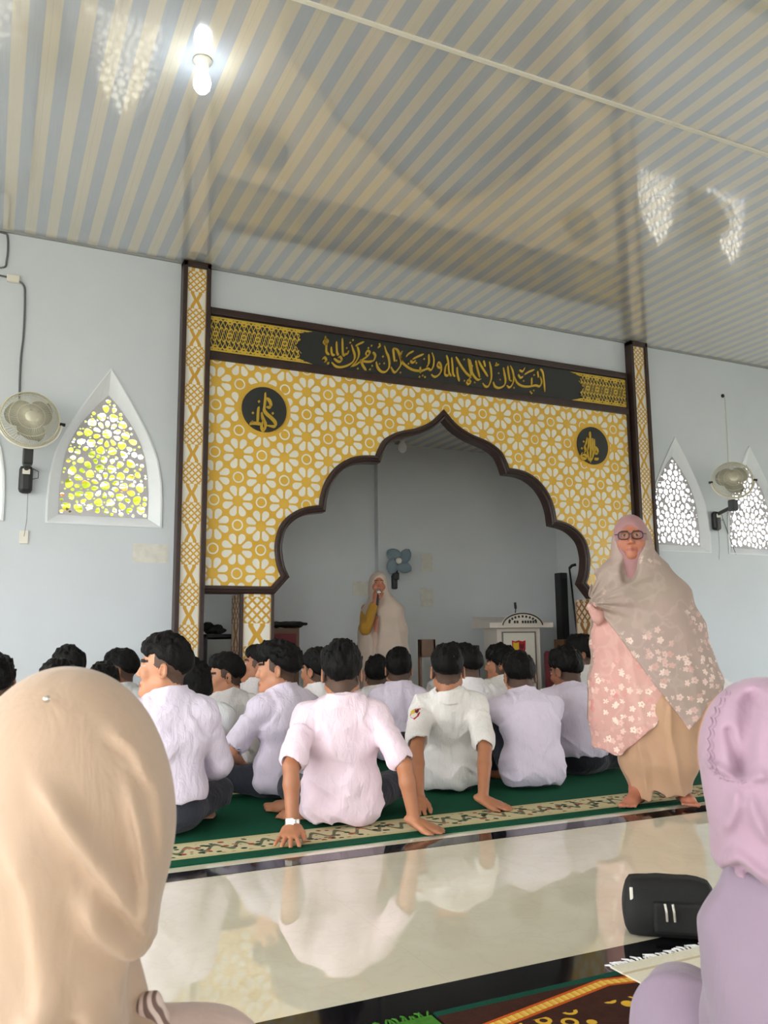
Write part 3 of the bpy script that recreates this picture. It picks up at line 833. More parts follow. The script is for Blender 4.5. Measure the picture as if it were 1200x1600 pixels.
def rotz(a): c, s = math.cos(a), math.sin(a); return np.array([[c, -s, 0], [s, c, 0], [0, 0, 1]], np.float32)
def rotx(a): c, s = math.cos(a), math.sin(a); return np.array([[1, 0, 0], [0, c, -s], [0, s, c]], np.float32)
def roty(a): c, s = math.cos(a), math.sin(a); return np.array([[c, 0, s], [0, 1, 0], [-s, 0, c]], np.float32)
def unit(v): v = np.asarray(v, np.float32); return v / max(np.linalg.norm(v), 1e-9)
def ik(S, W, l1, l2, pole):
    S = A3(*S); W = A3(*W); d = W - S; L = float(np.linalg.norm(d)); u = d / L
    if L > (l1 + l2) * .998: return S + u * l1 * L / (l1 + l2)
    a = (l1 * l1 - l2 * l2 + L * L) / (2 * L); hh = math.sqrt(max(l1 * l1 - a * a, 0))
    p = A3(*pole); p = p - u * (p @ u); p = unit(p)
    return S + u * a + p * hh

def add_hand(F, wrist, fdir, back, side, s=1.0, curl=0.1, spread=.16, thumb=1.0):
    """palm, five unequal bent fingers; fdir = towards the fingertips, back = out of the back of the hand, side = towards the thumb"""
    w = A3(*wrist); f = unit(fdir); b = unit(back - f * (np.dot(back, f))); sd = unit(np.cross(f, b)); sd = sd if np.dot(sd, side) > 0 else -sd
    P = lambda x, y, z: w + (sd * x + f * y + b * z) * s
    F.rc(P(.0, -.02, 0), P(0, .03, 0), .026*s, .033*s, .015, flat=(b, .62))
    F.rc(P(.018, .03, 0), P(.024, .082, .0), .021*s, .019*s, .012, flat=(b, .62))
    F.rc(P(-.018, .03, 0), P(-.024, .074, .0), .021*s, .018*s, .012, flat=(b, .62))
    F.rc(P(.0, .03, .0), P(0, .08, .002), .022*s, .019*s, .012, flat=(b, .62))
    for i, (x, y0, L, r) in enumerate(((.029, .084, .070, .0088), (.010, .088, .079, .0090), (-.010, .085, .073, .0086), (-.028, .076, .056, .0078))):
        a = (x / .029) * spread; p = np.array([x, y0, 0.]); ang = -curl * .6; pts = [P(*p)]
        for j, fr in enumerate((.45, .31, .24)):
            dd = np.array([math.sin(a) * math.cos(ang), math.cos(a) * math.cos(ang), math.sin(ang)])
            p = p + dd * L * fr; pts.append(P(*p)); ang -= curl * (1.0 if j == 0 else .8)
        F.chain(pts, [r*s, r*.95*s, r*.88*s, r*.74*s], .005)
    t = [P(.026, .012, -.002), P(.045, .040, -.006), P(.056, .066, -.008 - curl*.012), P(.060, .088, -.008 - curl*.022)]
    F.chain(t, [.016*s, .0125*s, .0105*s, .008*s], .008)
def add_foot(F, ankle, toe_dir, up, s=1.0, side=1):
    a = A3(*ankle); f = unit(toe_dir); u = unit(up - f * np.dot(up, f)); l = np.cross(f, u) * side
    P = lambda x, y, z: a + (l * x + f * y + u * z) * s
    F.rc(P(0, 0, .02), P(0, -.03, -.035), .036*s, .030*s, .02)
    F.rc(P(0, -.025, -.04), P(.005, .10, -.045), .030*s, .036*s, .025, flat=(u, .7))
    F.rc(P(0, .0, .0), P(0, .09, -.04), .032*s, .024*s, .03)
    for i, (x, L, r) in enumerate(((.027, .062, .0125), (.010, .060, .0095), (-.006, .052, .009), (-.020, .043, .0085), (-.033, .033, .0085))):
        F.rc(P(x * .9, .10, -.05), P(x * 1.15, .10 + L, -.056), r*1.1*s, r*s, .008)

def head_field(F, c, R, neck, s=1.0, cheek=0.0):
    """head with brow, nose, lips, chin, ears on a neck; c centre, R columns = right, forward, up"""
    c = A3(*c); R = np.asarray(R, np.float32)
    P = lambda x, y, z: c + R @ A3(x * s, y * s, z * s)
    F.ell(P(0, -.012, .035), (.074*s, .094*s, .078*s), R, .02)
    F.ell(P(0, .026, -.03), (.060*s, .064*s, .080*s), R, .03)
    for sx in (-1, 1):
        F.rc(P(.048*sx, -.004, -.052), P(.012*sx, .072, -.098), .022*s, .017*s, .03)
        F.ell(P(.040*sx, .064 - cheek * .01, -.024 - cheek * .014), ((.022 + cheek * .010)*s, (.020 + cheek * .012)*s, (.022 + cheek * .016)*s), R, .02)
    F.rc(P(0, .070, -.101), P(0, .074, -.098), .021*s, .019*s, .02)
    F.rc(P(-.036, .080, .024), P(.036, .080, .024), .011*s, .011*s, .014)
    for sx in (-1, 1): F.ell(P(.031*sx, .099, .006), (.017*s, .012*s, .010*s), R, .012, 's')
    for sx in (-1, 1): F.ell(P(.031*sx, .078, .005), (.0135*s, .0125*s, .0125*s), R, .002)
    F.rc(P(0, .086, .014), P(0, .1005, -.028), .0075*s, .0125*s, .012)
    for sx in (-1, 1): F.ell(P(.0115*sx, .0925, -.033), (.0085*s, .009*s, .0075*s), R, .006)
    F.rc(P(-.019, .084, -.0625), P(.019, .084, -.0625), .0068*s, .0068*s, .007); F.rc(P(0, .090, -.0625), P(0, .0905, -.0625), .0075*s, .0075*s, .012)
    F.rc(P(-.015, .083, -.0745), P(.015, .083, -.0745), .0075*s, .0075*s, .007); F.rc(P(0, .0885, -.0745), P(0, .0885, -.074), .0075*s, .0075*s, .012)
    for sx in (-1, 1):
        F.ell(P(.077*sx, -.012, -.008), (.0085*s, .018*s, .030*s), R @ rotz(-.35*sx), .006)
        F.ell(P(.083*sx, -.008, -.006), (.005*s, .010*s, .018*s), R @ rotz(-.35*sx), .004, 's')
    F.rc(P(0, -.022, -.055), neck, .050*s, .053*s, .03)
def to_head(P, c, R, s): return ((P - A3(*c)) @ np.asarray(R, np.float32)) / s
def hairline(q, front=.062, side=.012, nape=-.062):
    return np.interp(q[..., 1], [-.12, -.085, -.045, -.008, .03, .06, .085, .12], [nape, nape, nape * .55, side - .012, side + .012, front - .012, front, front]).astype(np.float32)
def hair_field(c, R, s, style, seed):
    F = Field(); c = A3(*c); R = np.asarray(R, np.float32)
    th = style.get('thick', .014); vol = style.get('top', .014)
    P = lambda x, y, z: c + R @ A3(x * s, y * s, z * s)
    F.ell(P(0, -.014, .036), ((.075 + th)*s, (.095 + th)*s, (.078 + th)*s), R, .02)
    F.ell(P(0, .008, .060 + vol * .7), ((.058 + vol * .55)*s, (.080 + vol * .75)*s, (.052 + vol)*s), R, .03)
    if style.get('nape', -.062) < -.07: F.ell(P(0, -.045, -.035), ((.066 + th)*s, (.055 + th)*s, .06*s), R, .03)
    fr, sd, npz = style.get('front', .062), style.get('side', .012), style.get('nape', -.062)
    def clip(X):
        q = to_head(X, c, R, s)
        n = vnoise(q * 70 + 5, seed) * .008
        return (hairline(q, fr, sd, npz) - q[..., 2] + n) * s * .8
    F.clips.append(clip)
    def disp(X):
        q = to_head(X, c, R, s)
        up = np.clip((q[..., 2] - .03) / .06, 0, 1)
        hl = hairline(q, fr, sd, npz); tp = np.clip(1 - (q[..., 2] - hl) / .035, 0, 1)
        return -(.004 + th) * s * tp * (q[..., 1] < .06) + (vnoise(q * A3(95, 60, 45), seed) * .0055 + vnoise(q * A3(42, 28, 24), seed + 3) * .0075) * (.35 + .65 * up) * style.get('messy', 1.0) * s
    F.disp = disp
    return F
# ------------------------------------------------------------------ the students
def skin_mat(key, rgb):
    mm = plain(key, rgb, .5, mott=.1, nscale=14)
    bsdf(mm).inputs['Subsurface Weight'].default_value = .08; bsdf(mm).inputs['Subsurface Radius'].default_value = (.6, .25, .12)
    bsdf(mm).inputs['Subsurface Scale'].default_value = .02
    return mm
skin_mat('skin', (182, 122, 88)); skin_mat('skin_dark', (148, 94, 66)); skin_mat('skin_light', (206, 146, 112))
plain('lip', (160, 88, 78), .45); plain('eye_white', (176, 160, 150), .35); plain('eye_dark', (26, 18, 16), .2); plain('brow', (38, 26, 22), .7)
def cloth(key, rgb, weave=620, mott=.06):
    mm = new_mat(key, srgb(*rgb), .85, 0, .2)
    x, y, z, v = objxyz()
    n = noise(v, 5, 3); c = srgb(*rgb); d = tuple(k * (1 - mott) for k in c[:3]) + (1,)
    set_color(mm, mixc(e_ss(.3, .7, n), d, c))
    h = noise(combine(x * 9, y * 9, z * 3.2), 3.0, 3, .55, .8) * .9 + noise(v, weave, 1) * .03
    set_bump(mm, h, .55, .02)
    bsdf(mm).inputs['Sheen Weight'].default_value = .15
    M[key] = mm; return mm
cloth('shirt_white', (240, 236, 238)); cloth('shirt_lilac', (230, 220, 238)); cloth('shirt_pink', (244, 222, 234)); cloth('shirt_grey', (226, 228, 230)); cloth('shirt_cream', (240, 236, 232))
cloth('trouser', (58, 60, 72), mott=.2); cloth('trouser_dark', (40, 40, 48), mott=.2); cloth('denim', (120, 140, 164), mott=.2)

LEGS = {
 'cross': dict(kr=(.27, .26, .115), ar=(-.10, .33, .06), kl=(-.27, .26, .115), al=(.10, .24, .06)),
 'wide':  dict(kr=(.33, .22, .10), ar=(-.28, .24, .055), kl=(-.30, .24, .11), al=(-.03, .40, .05)),
 'tight': dict(kr=(.19, .20, .115), ar=(-.07, .25, .06), kl=(-.19, .20, .115), al=(.07, .18, .06)),
 'up':    dict(kr=(.12, .33, .40), ar=(.10, .52, .06), kl=(-.12, .33, .40), al=(-.10, .52, .06)),
 'fold':  dict(kr=(.22, .30, .09), ar=(.22, -.06, .05), kl=(-.16, .34, .09), al=(.06, .12, .05)),
}
def bez(p0, p1, p2, t): return p0 * (1 - t) ** 2 + p1 * 2 * t * (1 - t) + p2 * t * t
def boy(label, x, y, face, ht=.76, lean=(0, 0), slouch=.05, head=(0, 0), twist=0, legs='tight', arms=None, shirt='shirt_white', sleeve='short',
        hair=None, skin='skin', s=1.03, res=.0075, trouser='trouser', group='students in white shirts sitting on the green carpet', seed=1, feet=True, roll=0.0, fade=True, collar=True, w=1.0, hs=1.17, hem=.03):
    """face: heading in degrees, 0 = towards the front wall, + = to the right; lean = (right, forward) offset of the neck in metres; head = (turn right, up) in degrees"""
    root = thing('person', label, 'person', (x, y, .009), -math.radians(face), group)
    hair = hair or {}
    hs_ = hs * s
    pel = A3(0, 0, .105 * s)
    nz = ht - .195 * s - .085 * hs_
    neck = A3(lean[0], lean[1], nz)
    mid = (pel + neck) / 2 + A3(-lean[0] * .25, -lean[1] * .25 - slouch, .02)
    u0 = A3(1, 0, 0); u1 = rotz(-math.radians(twist)) @ A3(math.cos(roll), 0, math.sin(roll))
    Rh = rotz(-math.radians(head[0] + twist * .5)) @ rotx(math.radians(head[1])) @ roty(-roll * .5)
    hc = neck + A3(0, .010, .02) * s + Rh @ A3(0, .020 * s, .035 * s + .072 * hs_)
    ts = [0, .15, .35, .6, .8, .91, 1.0]
    def stations(aw, bw):
        wid = [.150, .142, .134,   .160, .172, .145, .072]; dep = [.125, .115, .102, .108, .105, .086, .062]
        pts = [bez(pel - A3(0, 0, .02), mid, neck, t) for t in ts]
        return pts, [(a * w + aw) * s for a in wid], [b + bw for b in dep]
    def ulat(t): return unit(u0 * (1 - t) + u1 * t)
    sh_c = bez(pel, mid, neck, .90); up_ax = unit(neck - mid)
    SH = {sx: sh_c + ulat(1) * .155 * s * sx * w - up_ax * .022 * s for sx in (-1, 1)}
    # arms
    arms = arms or {}
    J = {}
    for sx, key in ((1, 'r'), (-1, 'l')):
        a = arms.get(key, {})
        W = A3(*a.get('w', (.14 * sx, .27, .20)))
        pole = a.get('pole', (sx * .8, -.6, -.4))
        l1, l2 = .275 * s, .245 * s
        d = W - SH[sx]; L = np.linalg.norm(d)
        if L > (l1 + l2) * .99: k_ = L / ((l1 + l2) * .99); l1 *= k_; l2 *= k_
        El = ik(SH[sx], W, l1, l2, pole)
        J[key] = (SH[sx], El, W, a)
    # --- body skin: head, neck, torso core, arms, hands, feet in one surface
    F = Field()
    head_field(F, hc, Rh, neck + A3(0, 0, .0), hs_)
    pts, aw, bw = stations(-.022, -.02)
    for i in range(len(ts) - 1): F.lens(pts[i], pts[i+1], ulat(ts[i]), aw[i], bw[i], aw[i+1], bw[i+1], .03)
    for key, sx in (('r', 1), ('l', -1)):
        S, El, W, a = J[key]
        F.rc(sh_c, S, .055 * s, .043 * s, .03)
        F.rc(S, El, .043 * s, .036 * s, .02)
        fa = El + (W - El) * .3
        F.chain([El, fa, W], [.036 * s, .0365 * s, .025 * s], .012)
        fd = a.get('f', unit(W - El)); bk = a.get('b', (0, 0, 1)); sdv = a.get('sd', (-sx, 0, 0))
        add_hand(F, W, unit(fd), A3(*bk), A3(*sdv), s * 1.1, a.get('curl', .45), a.get('spread', .14))
    lg = LEGS[legs] if isinstance(legs, str) else legs
    HIP = {'r': A3(.085, .0, .10) * s, 'l': A3(-.085, .0, .10) * s}
    for key, sx in (('r', 1), ('l', -1)):
        k_, an = A3(*lg['k' + key]) * s, A3(*lg['a' + key]) * s
        F.rc(HIP[key], k_, .062 * s, .045 * s, .03); F.chain([k_, (k_ + an) / 2, an], [.044 * s, .043 * s, .030 * s], .02)
        td = lg.get('t' + key)
        if td is None:
            sd = unit(an - k_); td = unit(sd * A3(1, 1, 0) + A3(0, .25, 0)) if an[2] < .12 and k_[2] < .25 else A3(0, 1, 0)
        add_foot(F, an, A3(*td), A3(*lg.get('u' + key, (0, 0, 1))) , s, sx)
    F.clips.append(lambda P: .001 - P[..., 2])
    npz, fr, sdz = hair.get('nape', -.062), hair.get('front', .062), hair.get('side', .012)
    def paint(C):
        q = to_head(C, hc, Rh, hs_); mi = np.zeros(len(C), int)
        front = q[:, 1] > .045
        ax = np.abs(q[:, 0])
        mi[front & (ax > .012) & (ax < .052) & (np.abs(q[:, 2] - .026 + (ax - .03) * .05) < .0055)] = 1
        eye = front & (np.hypot((ax - .031) / .0145, (q[:, 2] - .005) / .0050) < 1)
        mi[eye] = 2; mi[eye & (np.hypot(ax - .031, q[:, 2] - .005) < .007)] = 3
        mi[front & (ax < .023) & (np.abs(q[:, 2] + .0685) < .0085) & (q[:, 1] > .075)] = 4
        if fade:
            hl = hairline(q, fr, sdz, npz)
            mi[(q[:, 1] < .03) & (q[:, 2] > hl - .034) & (q[:, 2] < hl + .03) & (q[:, 2] > -.10) & (ax < .077) & (np.linalg.norm(q, axis=1) < .15)] = 5
        return mi
    field_obj('body', F, res, [M[skin], M['brow'], M['eye_white'], M['eye_dark'], M['lip'], M['hair_fade']], root, paint=paint)
    # --- hair
    field_obj('hair', hair_field(hc, Rh, hs_, hair, seed), res * .72, M['hair'], root)
    # --- shirt
    F = Field()
    pts, aw, bw = stations(.006, .008)
    pts[0] = pts[0] + A3(0, -.0, .0)
    for i in range(len(ts) - 1): F.lens(pts[i], pts[i+1], ulat(ts[i]), aw[i], bw[i], aw[i+1], bw[i+1], .035)
    # blouse of cloth above the waist
    bl = bez(pel, mid, neck, .16); F.ell(bl, (.168 * s * w, .138, .085), None, .05)
    if hem < .1: F.ell(pel + A3(0, -.012, -.018), (.172 * s * w, .142 * s, .085 * s), None, .05)
    axes = []
    for key, sx in (('r', 1), ('l', -1)):
        S, El, W, a = J[key]
        F.rc(sh_c + up_ax * .026, S, .060 * s, .052 * s, .06)
        if sleeve == 'short':
            e = S + (El - S) * .80
            F.rc(S, e, .058 * s, .060 * s, .035)
            F.rc(e + unit(El - S) * .012, e + unit(El - S) * .10, .050 * s, .050 * s, .004, 's')
        else:
            F.rc(S, El, .060 * s, .050 * s, .035)
            F.rc(El, W - unit(W - El) * .005, .050 * s, .038 * s, .03)
            F.rc(W, W + unit(W - El) * .06, .030 * s, .030 * s, .004, 's')
        axes.append((S, El))
    # collar
    if collar:
        cu = unit(neck - mid) * .55 + A3(0, 0, .45); cu = unit(cu)
        cc = neck + cu * .005 + A3(0, .002, 0); cw = unit(np.cross(cu, ulat(1))); ul = unit(np.cross(cw, cu))
        def collar_f(P, cc=cc, cu=cu, cw=cw, ul=ul):
            q = P - cc; h_ = q @ cu; a_ = q @ ul; b_ = q @ cw
            r = np.sqrt(a_ * a_ + b_ * b_)
            rr = .060 * hs_ + .008 - h_ * .12
            d1 = np.abs(r - rr) - .0055; d2 = np.abs(h_ - .020) - .026
            return np.maximum(d1, d2) * .9
        F.fn(collar_f, cc, .10, .008)
        def collar_fold(P, cc=cc, cu=cu, cw=cw, ul=ul):
            q = P - cc; h_ = q @ cu; a_ = q @ ul; b_ = q @ cw
            r = np.sqrt(a_ * a_ + b_ * b_)
            rr = .060 * hs_ + .021 - h_ * .35
            return np.maximum(np.abs(r - rr) - .005, np.abs(h_ - .018) - .026) * .85
        F.fn(collar_fold, cc, .11, .006)
        F.rc(neck + cu * .01, neck + cu * .09, .053 * hs_, .053 * hs_, .006, 's')
    sd_ = seed * 1.37
    def disp(P):
        q = P + A3(sd_, 0, 0)
        z = P[..., 2]; low = np.clip(1 - (z - .06) / (nz * .55), 0, 1); 
        d = ridge(q * A3(8, 8, 2.4) + vnoise(q * 5, seed)[..., None] * .7, seed) * .0075
        d = d + ridge((q + A3(0, 0, 1)) @ np.array([[1, 0, .75], [0, 1, 0], [-.75, 0, 1]], np.float32) * A3(5, 6, 15), seed + 1) * .0095 * (low + .15)
        d = d + ridge((q) @ np.array([[1, 0, -.9], [0, 1, 0], [.9, 0, 1]], np.float32) * A3(4, 5, 13), seed + 2) * .0065 * (.4 + .6 * low)
        for S, El in axes:       # folds gathering at the shoulders and sleeve heads
            r = np.linalg.norm(P - S, axis=-1)
            d = d + np.cos(r * 150 + vnoise(q * 14, seed) * 2.2) * .0034 * np.exp(-((r - .09) / .05) ** 2)
        return d
    F.disp = disp
    F.clips.append(lambda P: hem + np.sin(P[..., 0] * 28 + seed) * .006 - P[..., 2])
    shirt_o = field_obj('shirt', F, res, M[shirt], root)
    # --- trousers
    T = Field()
    T.ell((0, .02, .085 * s), (.160 * s * w, .124 * s, .085 * s), None, .04) if hem < .1 else T.ell((0, -.005, .095 * s), (.168 * s * w, .140 * s, .105 * s), None, .04)
    for key, sx in (('r', 1), ('l', -1)):
        k_, an = A3(*lg['k' + key]) * s, A3(*lg['a' + key]) * s
        T.rc(HIP[key] + A3(0, .05, -.015), k_, .088 * s, .066 * s, .05)
        e = k_ + (an - k_) * .86
        T.rc(k_, e, .064 * s, .052 * s, .035)
        T.rc(e + unit(an - k_) * .01, e + unit(an - k_) * .09, .042 * s, .042 * s, .004, 's')
    T.disp = lambda P: ridge(P * A3(9, 9, 12) + vnoise(P * 6, seed + 9)[..., None], seed + 7) * .0055
    T.clips.append(lambda P: .004 - P[..., 2])
    field_obj('trousers', T, res * 1.25, M[trouser], root)
    return root, dict(F=F, J=J, hc=hc, Rh=Rh, neck=neck, shirt=shirt_o, s=s)
def L2(x, y, face):
    """world point -> the person's own frame"""
    a = math.radians(face); c, s_ = math.cos(a), math.sin(a)
    return lambda X, Y, Z: ((X - x) * c - (Y - y) * s_, (X - x) * s_ + (Y - y) * c, Z)
def LV(face):
    a = math.radians(face); c, s_ = math.cos(a), math.sin(a)
    return lambda X, Y, Z: (X * c - Y * s_, X * s_ + Y * c, Z)
H_SHORT = dict(thick=.003, top=.016, front=.058, side=.028, nape=-.03, messy=.8)
H_CROP = dict(thick=.004, top=.014, front=.055, side=.022, nape=-.045, messy=.6)
H_FULL = dict(thick=.007, top=.017, front=.048, side=.004, nape=-.06, messy=1.2)
H_LONG = dict(thick=.012, top=.017, front=.035, side=-.025, nape=-.095, messy=1.3)
RB = 1.0
# nearest student, propped on both arms
l = L2(1.61, 3.91, 22); v = LV(22)
b2, B2 = boy('student in a pale pink shirt leaning back on both arms, silver watch on wrist', 1.61, 3.91, 22, ht=.872, lean=(.0, -.09), slouch=.03, head=(2, 0), seed=2,
    legs=dict(kr=(.27, .30, .115), ar=(-.22, .26, .055), tr=(-1, .0, 0), ur=(0, -.5, .8), kl=(-.25, .33, .11), al=(-.16, .08, .05), tl=(-1, .1, 0), ul=(0, -.5, .8)),
    arms=dict(l=dict(w=l(1.285, 3.70, .055), f=v(-.22, -.40, -.12), b=(.0, -.25, 1), sd=v(.9, -.4, 0), pole=(-.5, -1, 0), curl=.16, spread=.36),
              r=dict(w=l(1.83, 3.565, .045), f=v(.13, -.075, -.05), b=(0, -.1, 1), sd=v(-.5, -.8, 0), pole=(.6, -1, 0), curl=.12, spread=.24)),
    shirt='shirt_pink', hair=dict(thick=.007, top=.018, front=.05, side=.006, nape=-.05, messy=1.5), res=.0056 * RB, w=1.06)
l = L2(2.50, 4.42, 24); v = LV(24)
b3, B3 = boy('student in a cream white shirt with shield badge on sleeve, leaning on straight arms', 2.50, 4.42, 24, ht=.845, lean=(-.01, -.15), slouch=.03, head=(6, 0), seed=3, legs=dict(kr=(.10, .29, .12), ar=(-.10, .36, .055), kl=(-.24, .26, .22), al=(-.20, .46, .055)),
    arms=dict(l=dict(w=l(2.075, 3.99, .055), f=v(-.08, -.12, -.05), b=(0, -.2, 1), sd=v(.9, -.3, 0), pole=(-.4, -1, 0), curl=.2, spread=.25),
              r=dict(w=l(2.385, 3.865, .045), f=v(.11, -.09, -.04), b=(0, -.1, 1), sd=v(-.6, -.8, 0), pole=(.5, -1, 0), curl=.12, spread=.18)),
    shirt='shirt_cream', hair=H_SHORT, res=.006 * RB, trouser='trouser_dark')
b1, B1 = boy('student in a lilac white shirt with his face turned left, nearest the beige hijab', .80, 4.08, 6, ht=.909, lean=(-.01, -.03), slouch=.05, head=(-70, 4), seed=4, legs='cross', sleeve='long', hem=.165,
    shirt='shirt_lilac', hair=dict(thick=.002, top=.018, front=.056, side=.034, nape=-.03, messy=1.0), skin='skin_light', res=.006 * RB, w=1.04)
b6, B6 = boy('student with a mop of black hair and lilac shirt looking left, beside the pink-shirted student', 1.58, 4.68, -12, ht=.865, lean=(-.02, .0), slouch=.07, head=(-48, 0), seed=5, legs=dict(kr=(.26, .24, .10), ar=(-.12, .33, .055), kl=(-.29, .16, .11), al=(.0, .24, .05)),
    arms=dict(l=dict(w=(-.16, .22, .16), pole=(-1, -.4, -.3)), r=dict(w=(.05, .26, .16), pole=(1, -.4, -.3))),
    shirt='shirt_lilac', hair=dict(thick=.008, top=.020, front=.036, side=.022, nape=-.03, messy=1.3), skin='skin_light', res=.0065 * RB)

LAP = dict(l=dict(w=(-.10, .24, .17), pole=(-.6, -.6, -.5)), r=dict(w=(.10, .24, .17), pole=(.6, -.6, -.5)))
boy('student hunched forward over his raised knees, pale lilac shirt pulled loose at the back', 2.98, 4.27, 12, ht=.80, lean=(.0, .10), slouch=.10, head=(8, -14), seed=6, legs=dict(kr=(.04, .25, .34), ar=(.05, .36, .055), kl=(-.13, .25, .33), al=(-.09, .35, .055)),
    arms=dict(l=dict(w=(-.13, .33, .41), pole=(-1, -.1, .15)), r=dict(w=(.0, .36, .40), pole=(1, -.2, -.4))), shirt='shirt_lilac', sleeve='short', hair=H_FULL, res=.0062 * RB, trouser='trouser', w=1.05)
boy('student in a lilac shirt looking down to the left, partly behind the pink prayer cloak', 3.53, 4.54, 34, ht=.815, lean=(-.01, .03), slouch=.08, head=(-42, -14), seed=7, hem=.13, legs=dict(kr=(.33, .16, .10), ar=(-.05, .26, .055), kl=(-.14, .27, .11), al=(.02, .18, .05)), arms=LAP, shirt='shirt_lilac', sleeve='long', hair=H_FULL, skin='skin_dark', res=.0066 * RB, trouser='trouser_dark', w=1.08)
boy('student with long black hair and grey-white shirt behind the nearest left student', 1.20, 5.16, 18, ht=.765, lean=(-.03, .05), slouch=.09, head=(-62, -12), seed=8, hem=.15, legs='tight', arms=LAP, shirt='shirt_grey', sleeve='long', hair=H_LONG, res=.0072 * RB, trouser='trouser_dark')
boy('student in a white shirt looking left before the left pillar, lower of two profiles', 1.53, 5.62, 14, ht=.79, lean=(-.02, .02), slouch=.06, head=(-88, -4), seed=9, arms=LAP, shirt='shirt_white', sleeve='long', hair=H_SHORT, skin='skin_light', res=.0078 * RB)
boy('student gazing up to the left below the left lattice post, higher of two profiles', 1.89, 6.17, 20, ht=.835, lean=(-.02, -.02), slouch=.05, head=(-80, 10), seed=10, arms=LAP, shirt='shirt_white', sleeve='long', hair=H_CROP, res=.0078 * RB)
boy('student half hidden behind the left shoulder of the pink-shirted student', 2.13, 5.57, 8, w=.9, ht=.81, slouch=.06, head=(-38, 0), seed=11, arms=LAP, shirt='shirt_white', hair=H_FULL, res=.0078 * RB)
boy('student in a lilac shirt seen from behind between the pink and cream shirts', 2.74, 5.56, 26, w=.94, ht=.805, slouch=.06, head=(0, 0), seed=12, arms=LAP, shirt='shirt_lilac', hair=H_FULL, res=.0072 * RB)
boy('student whose small dark head shows right of the pink-shirted student', 2.87, 6.22, 24, ht=.735, slouch=.07, head=(0, 0), seed=13, arms=LAP, shirt='shirt_white', hair=H_FULL, res=.008 * RB)
boy('student in a white shirt turning his face left behind the badge-wearing student', 3.06, 5.04, 20, ht=.835, lean=(-.01, .03), slouch=.06, head=(-52, -10), seed=14, arms=LAP, shirt='shirt_white', hair=H_FULL, res=.007 * RB)
boy('student facing left with thick hair below the white podium', 3.77, 5.74, 24, ht=.815, slouch=.06, head=(-72, 0), seed=15, arms=LAP, shirt='shirt_cream', hair=H_LONG, res=.008 * RB)
boy('student whose dark head shows just above the boy turning left', 3.64, 6.32, 28, ht=.825, slouch=.05, head=(0, 0), seed=16, arms=LAP, shirt='shirt_white', hair=H_FULL, res=.008 * RB)
boy('student highest at the right, facing left in front of the right lattice post', 4.42, 5.56, 20, ht=.885, slouch=.04, head=(-75, 4), seed=17, arms=LAP, shirt='shirt_white', hair=H_FULL, res=.008 * RB, skin='skin_dark')
boy('student mostly hidden behind the hunched student, dark head lowered', 3.98, 5.20, 30, ht=.775, slouch=.07, head=(-10, -8), seed=18, arms=LAP, shirt='shirt_white', hair=H_FULL, res=.008 * RB, skin='skin_dark')
boy('student in a grey-white shirt facing left alone against the bare left wall', .89, 6.22, 30, ht=.82, slouch=.05, head=(-95, 0), seed=19, arms=LAP, shirt='shirt_grey', sleeve='long', hair=H_SHORT, skin='skin_dark', res=.0078 * RB)
boy('student with a rounded haircut, head above the others behind the beige hijab', .50, 5.78, 10, ht=.85, slouch=.05, head=(-30, -6), seed=20, arms=LAP, shirt='shirt_white', hair=H_FULL, res=.008 * RB)
boy('student whose hair just shows over the top of the beige hijab', .345, 4.68, 8, ht=.79, slouch=.06, head=(0, -4), seed=21, arms=LAP, shirt='shirt_white', hair=H_FULL, res=.008 * RB)
boy('student whose small dark head shows right of the beige hijab top', .63, 5.22, 12, ht=.755, slouch=.07, head=(0, -6), seed=22, arms=LAP, shirt='shirt_white', hair=H_FULL, res=.008 * RB)
boy('student at the left picture edge, only his dark hair in view', .07, 5.35, 5, ht=.80, slouch=.06, head=(0, 0), seed=23, arms=LAP, shirt='shirt_white', hair=H_FULL, res=.008 * RB)
boy('student bending low in a white shirt behind the right side of the standing woman', 5.95, 5.40, 10, ht=.74, lean=(-.30, .10), slouch=.06, head=(-20, -30), seed=24, arms=LAP, shirt='shirt_white', sleeve='long', hair=H_FULL, res=.008 * RB)
# ------------------------------------------------------------------ the women in prayer garments
def cloth_plain(key, rgb, mott=.05, rough=.8, bump=.2):
    mm = new_mat(key, srgb(*rgb), rough, 0, .25)
    x, y, z, v = objxyz(); c = srgb(*rgb); d = tuple(k * (1 - mott) for k in c[:3]) + (1,)
    set_color(mm, mixc(e_ss(.3, .7, noise(v, 6, 3)), d, c))
    set_bump(mm, noise(combine(x * 10, y * 10, z * 3), 2.0, 3, .55, .6) + noise(v, 700, 1) * .04, bump, .02)
    bsdf(mm).inputs['Sheen Weight'].default_value = .2
    M[key] = mm
cloth_plain('beige_satin', (186, 160, 137), .08, .6)
cloth_plain('beige_dress', (196, 172, 162), .08, .7)
cloth_plain('lilac', (168, 139, 157), .06, .65); cloth_plain('lilac_dress', (150, 132, 150), .08, .75)
cloth_plain('mauve_hijab', (166, 124, 126), .08, .75); cloth_plain('tan_skirt', (192, 154, 124), .08, .65)
cloth_plain('grey_beige', (196, 178, 164), .08, .7); cloth_plain('mustard', (176, 132, 48), .1, .8); cloth_plain('pale_skirt', (196, 170, 158), .08, .8)
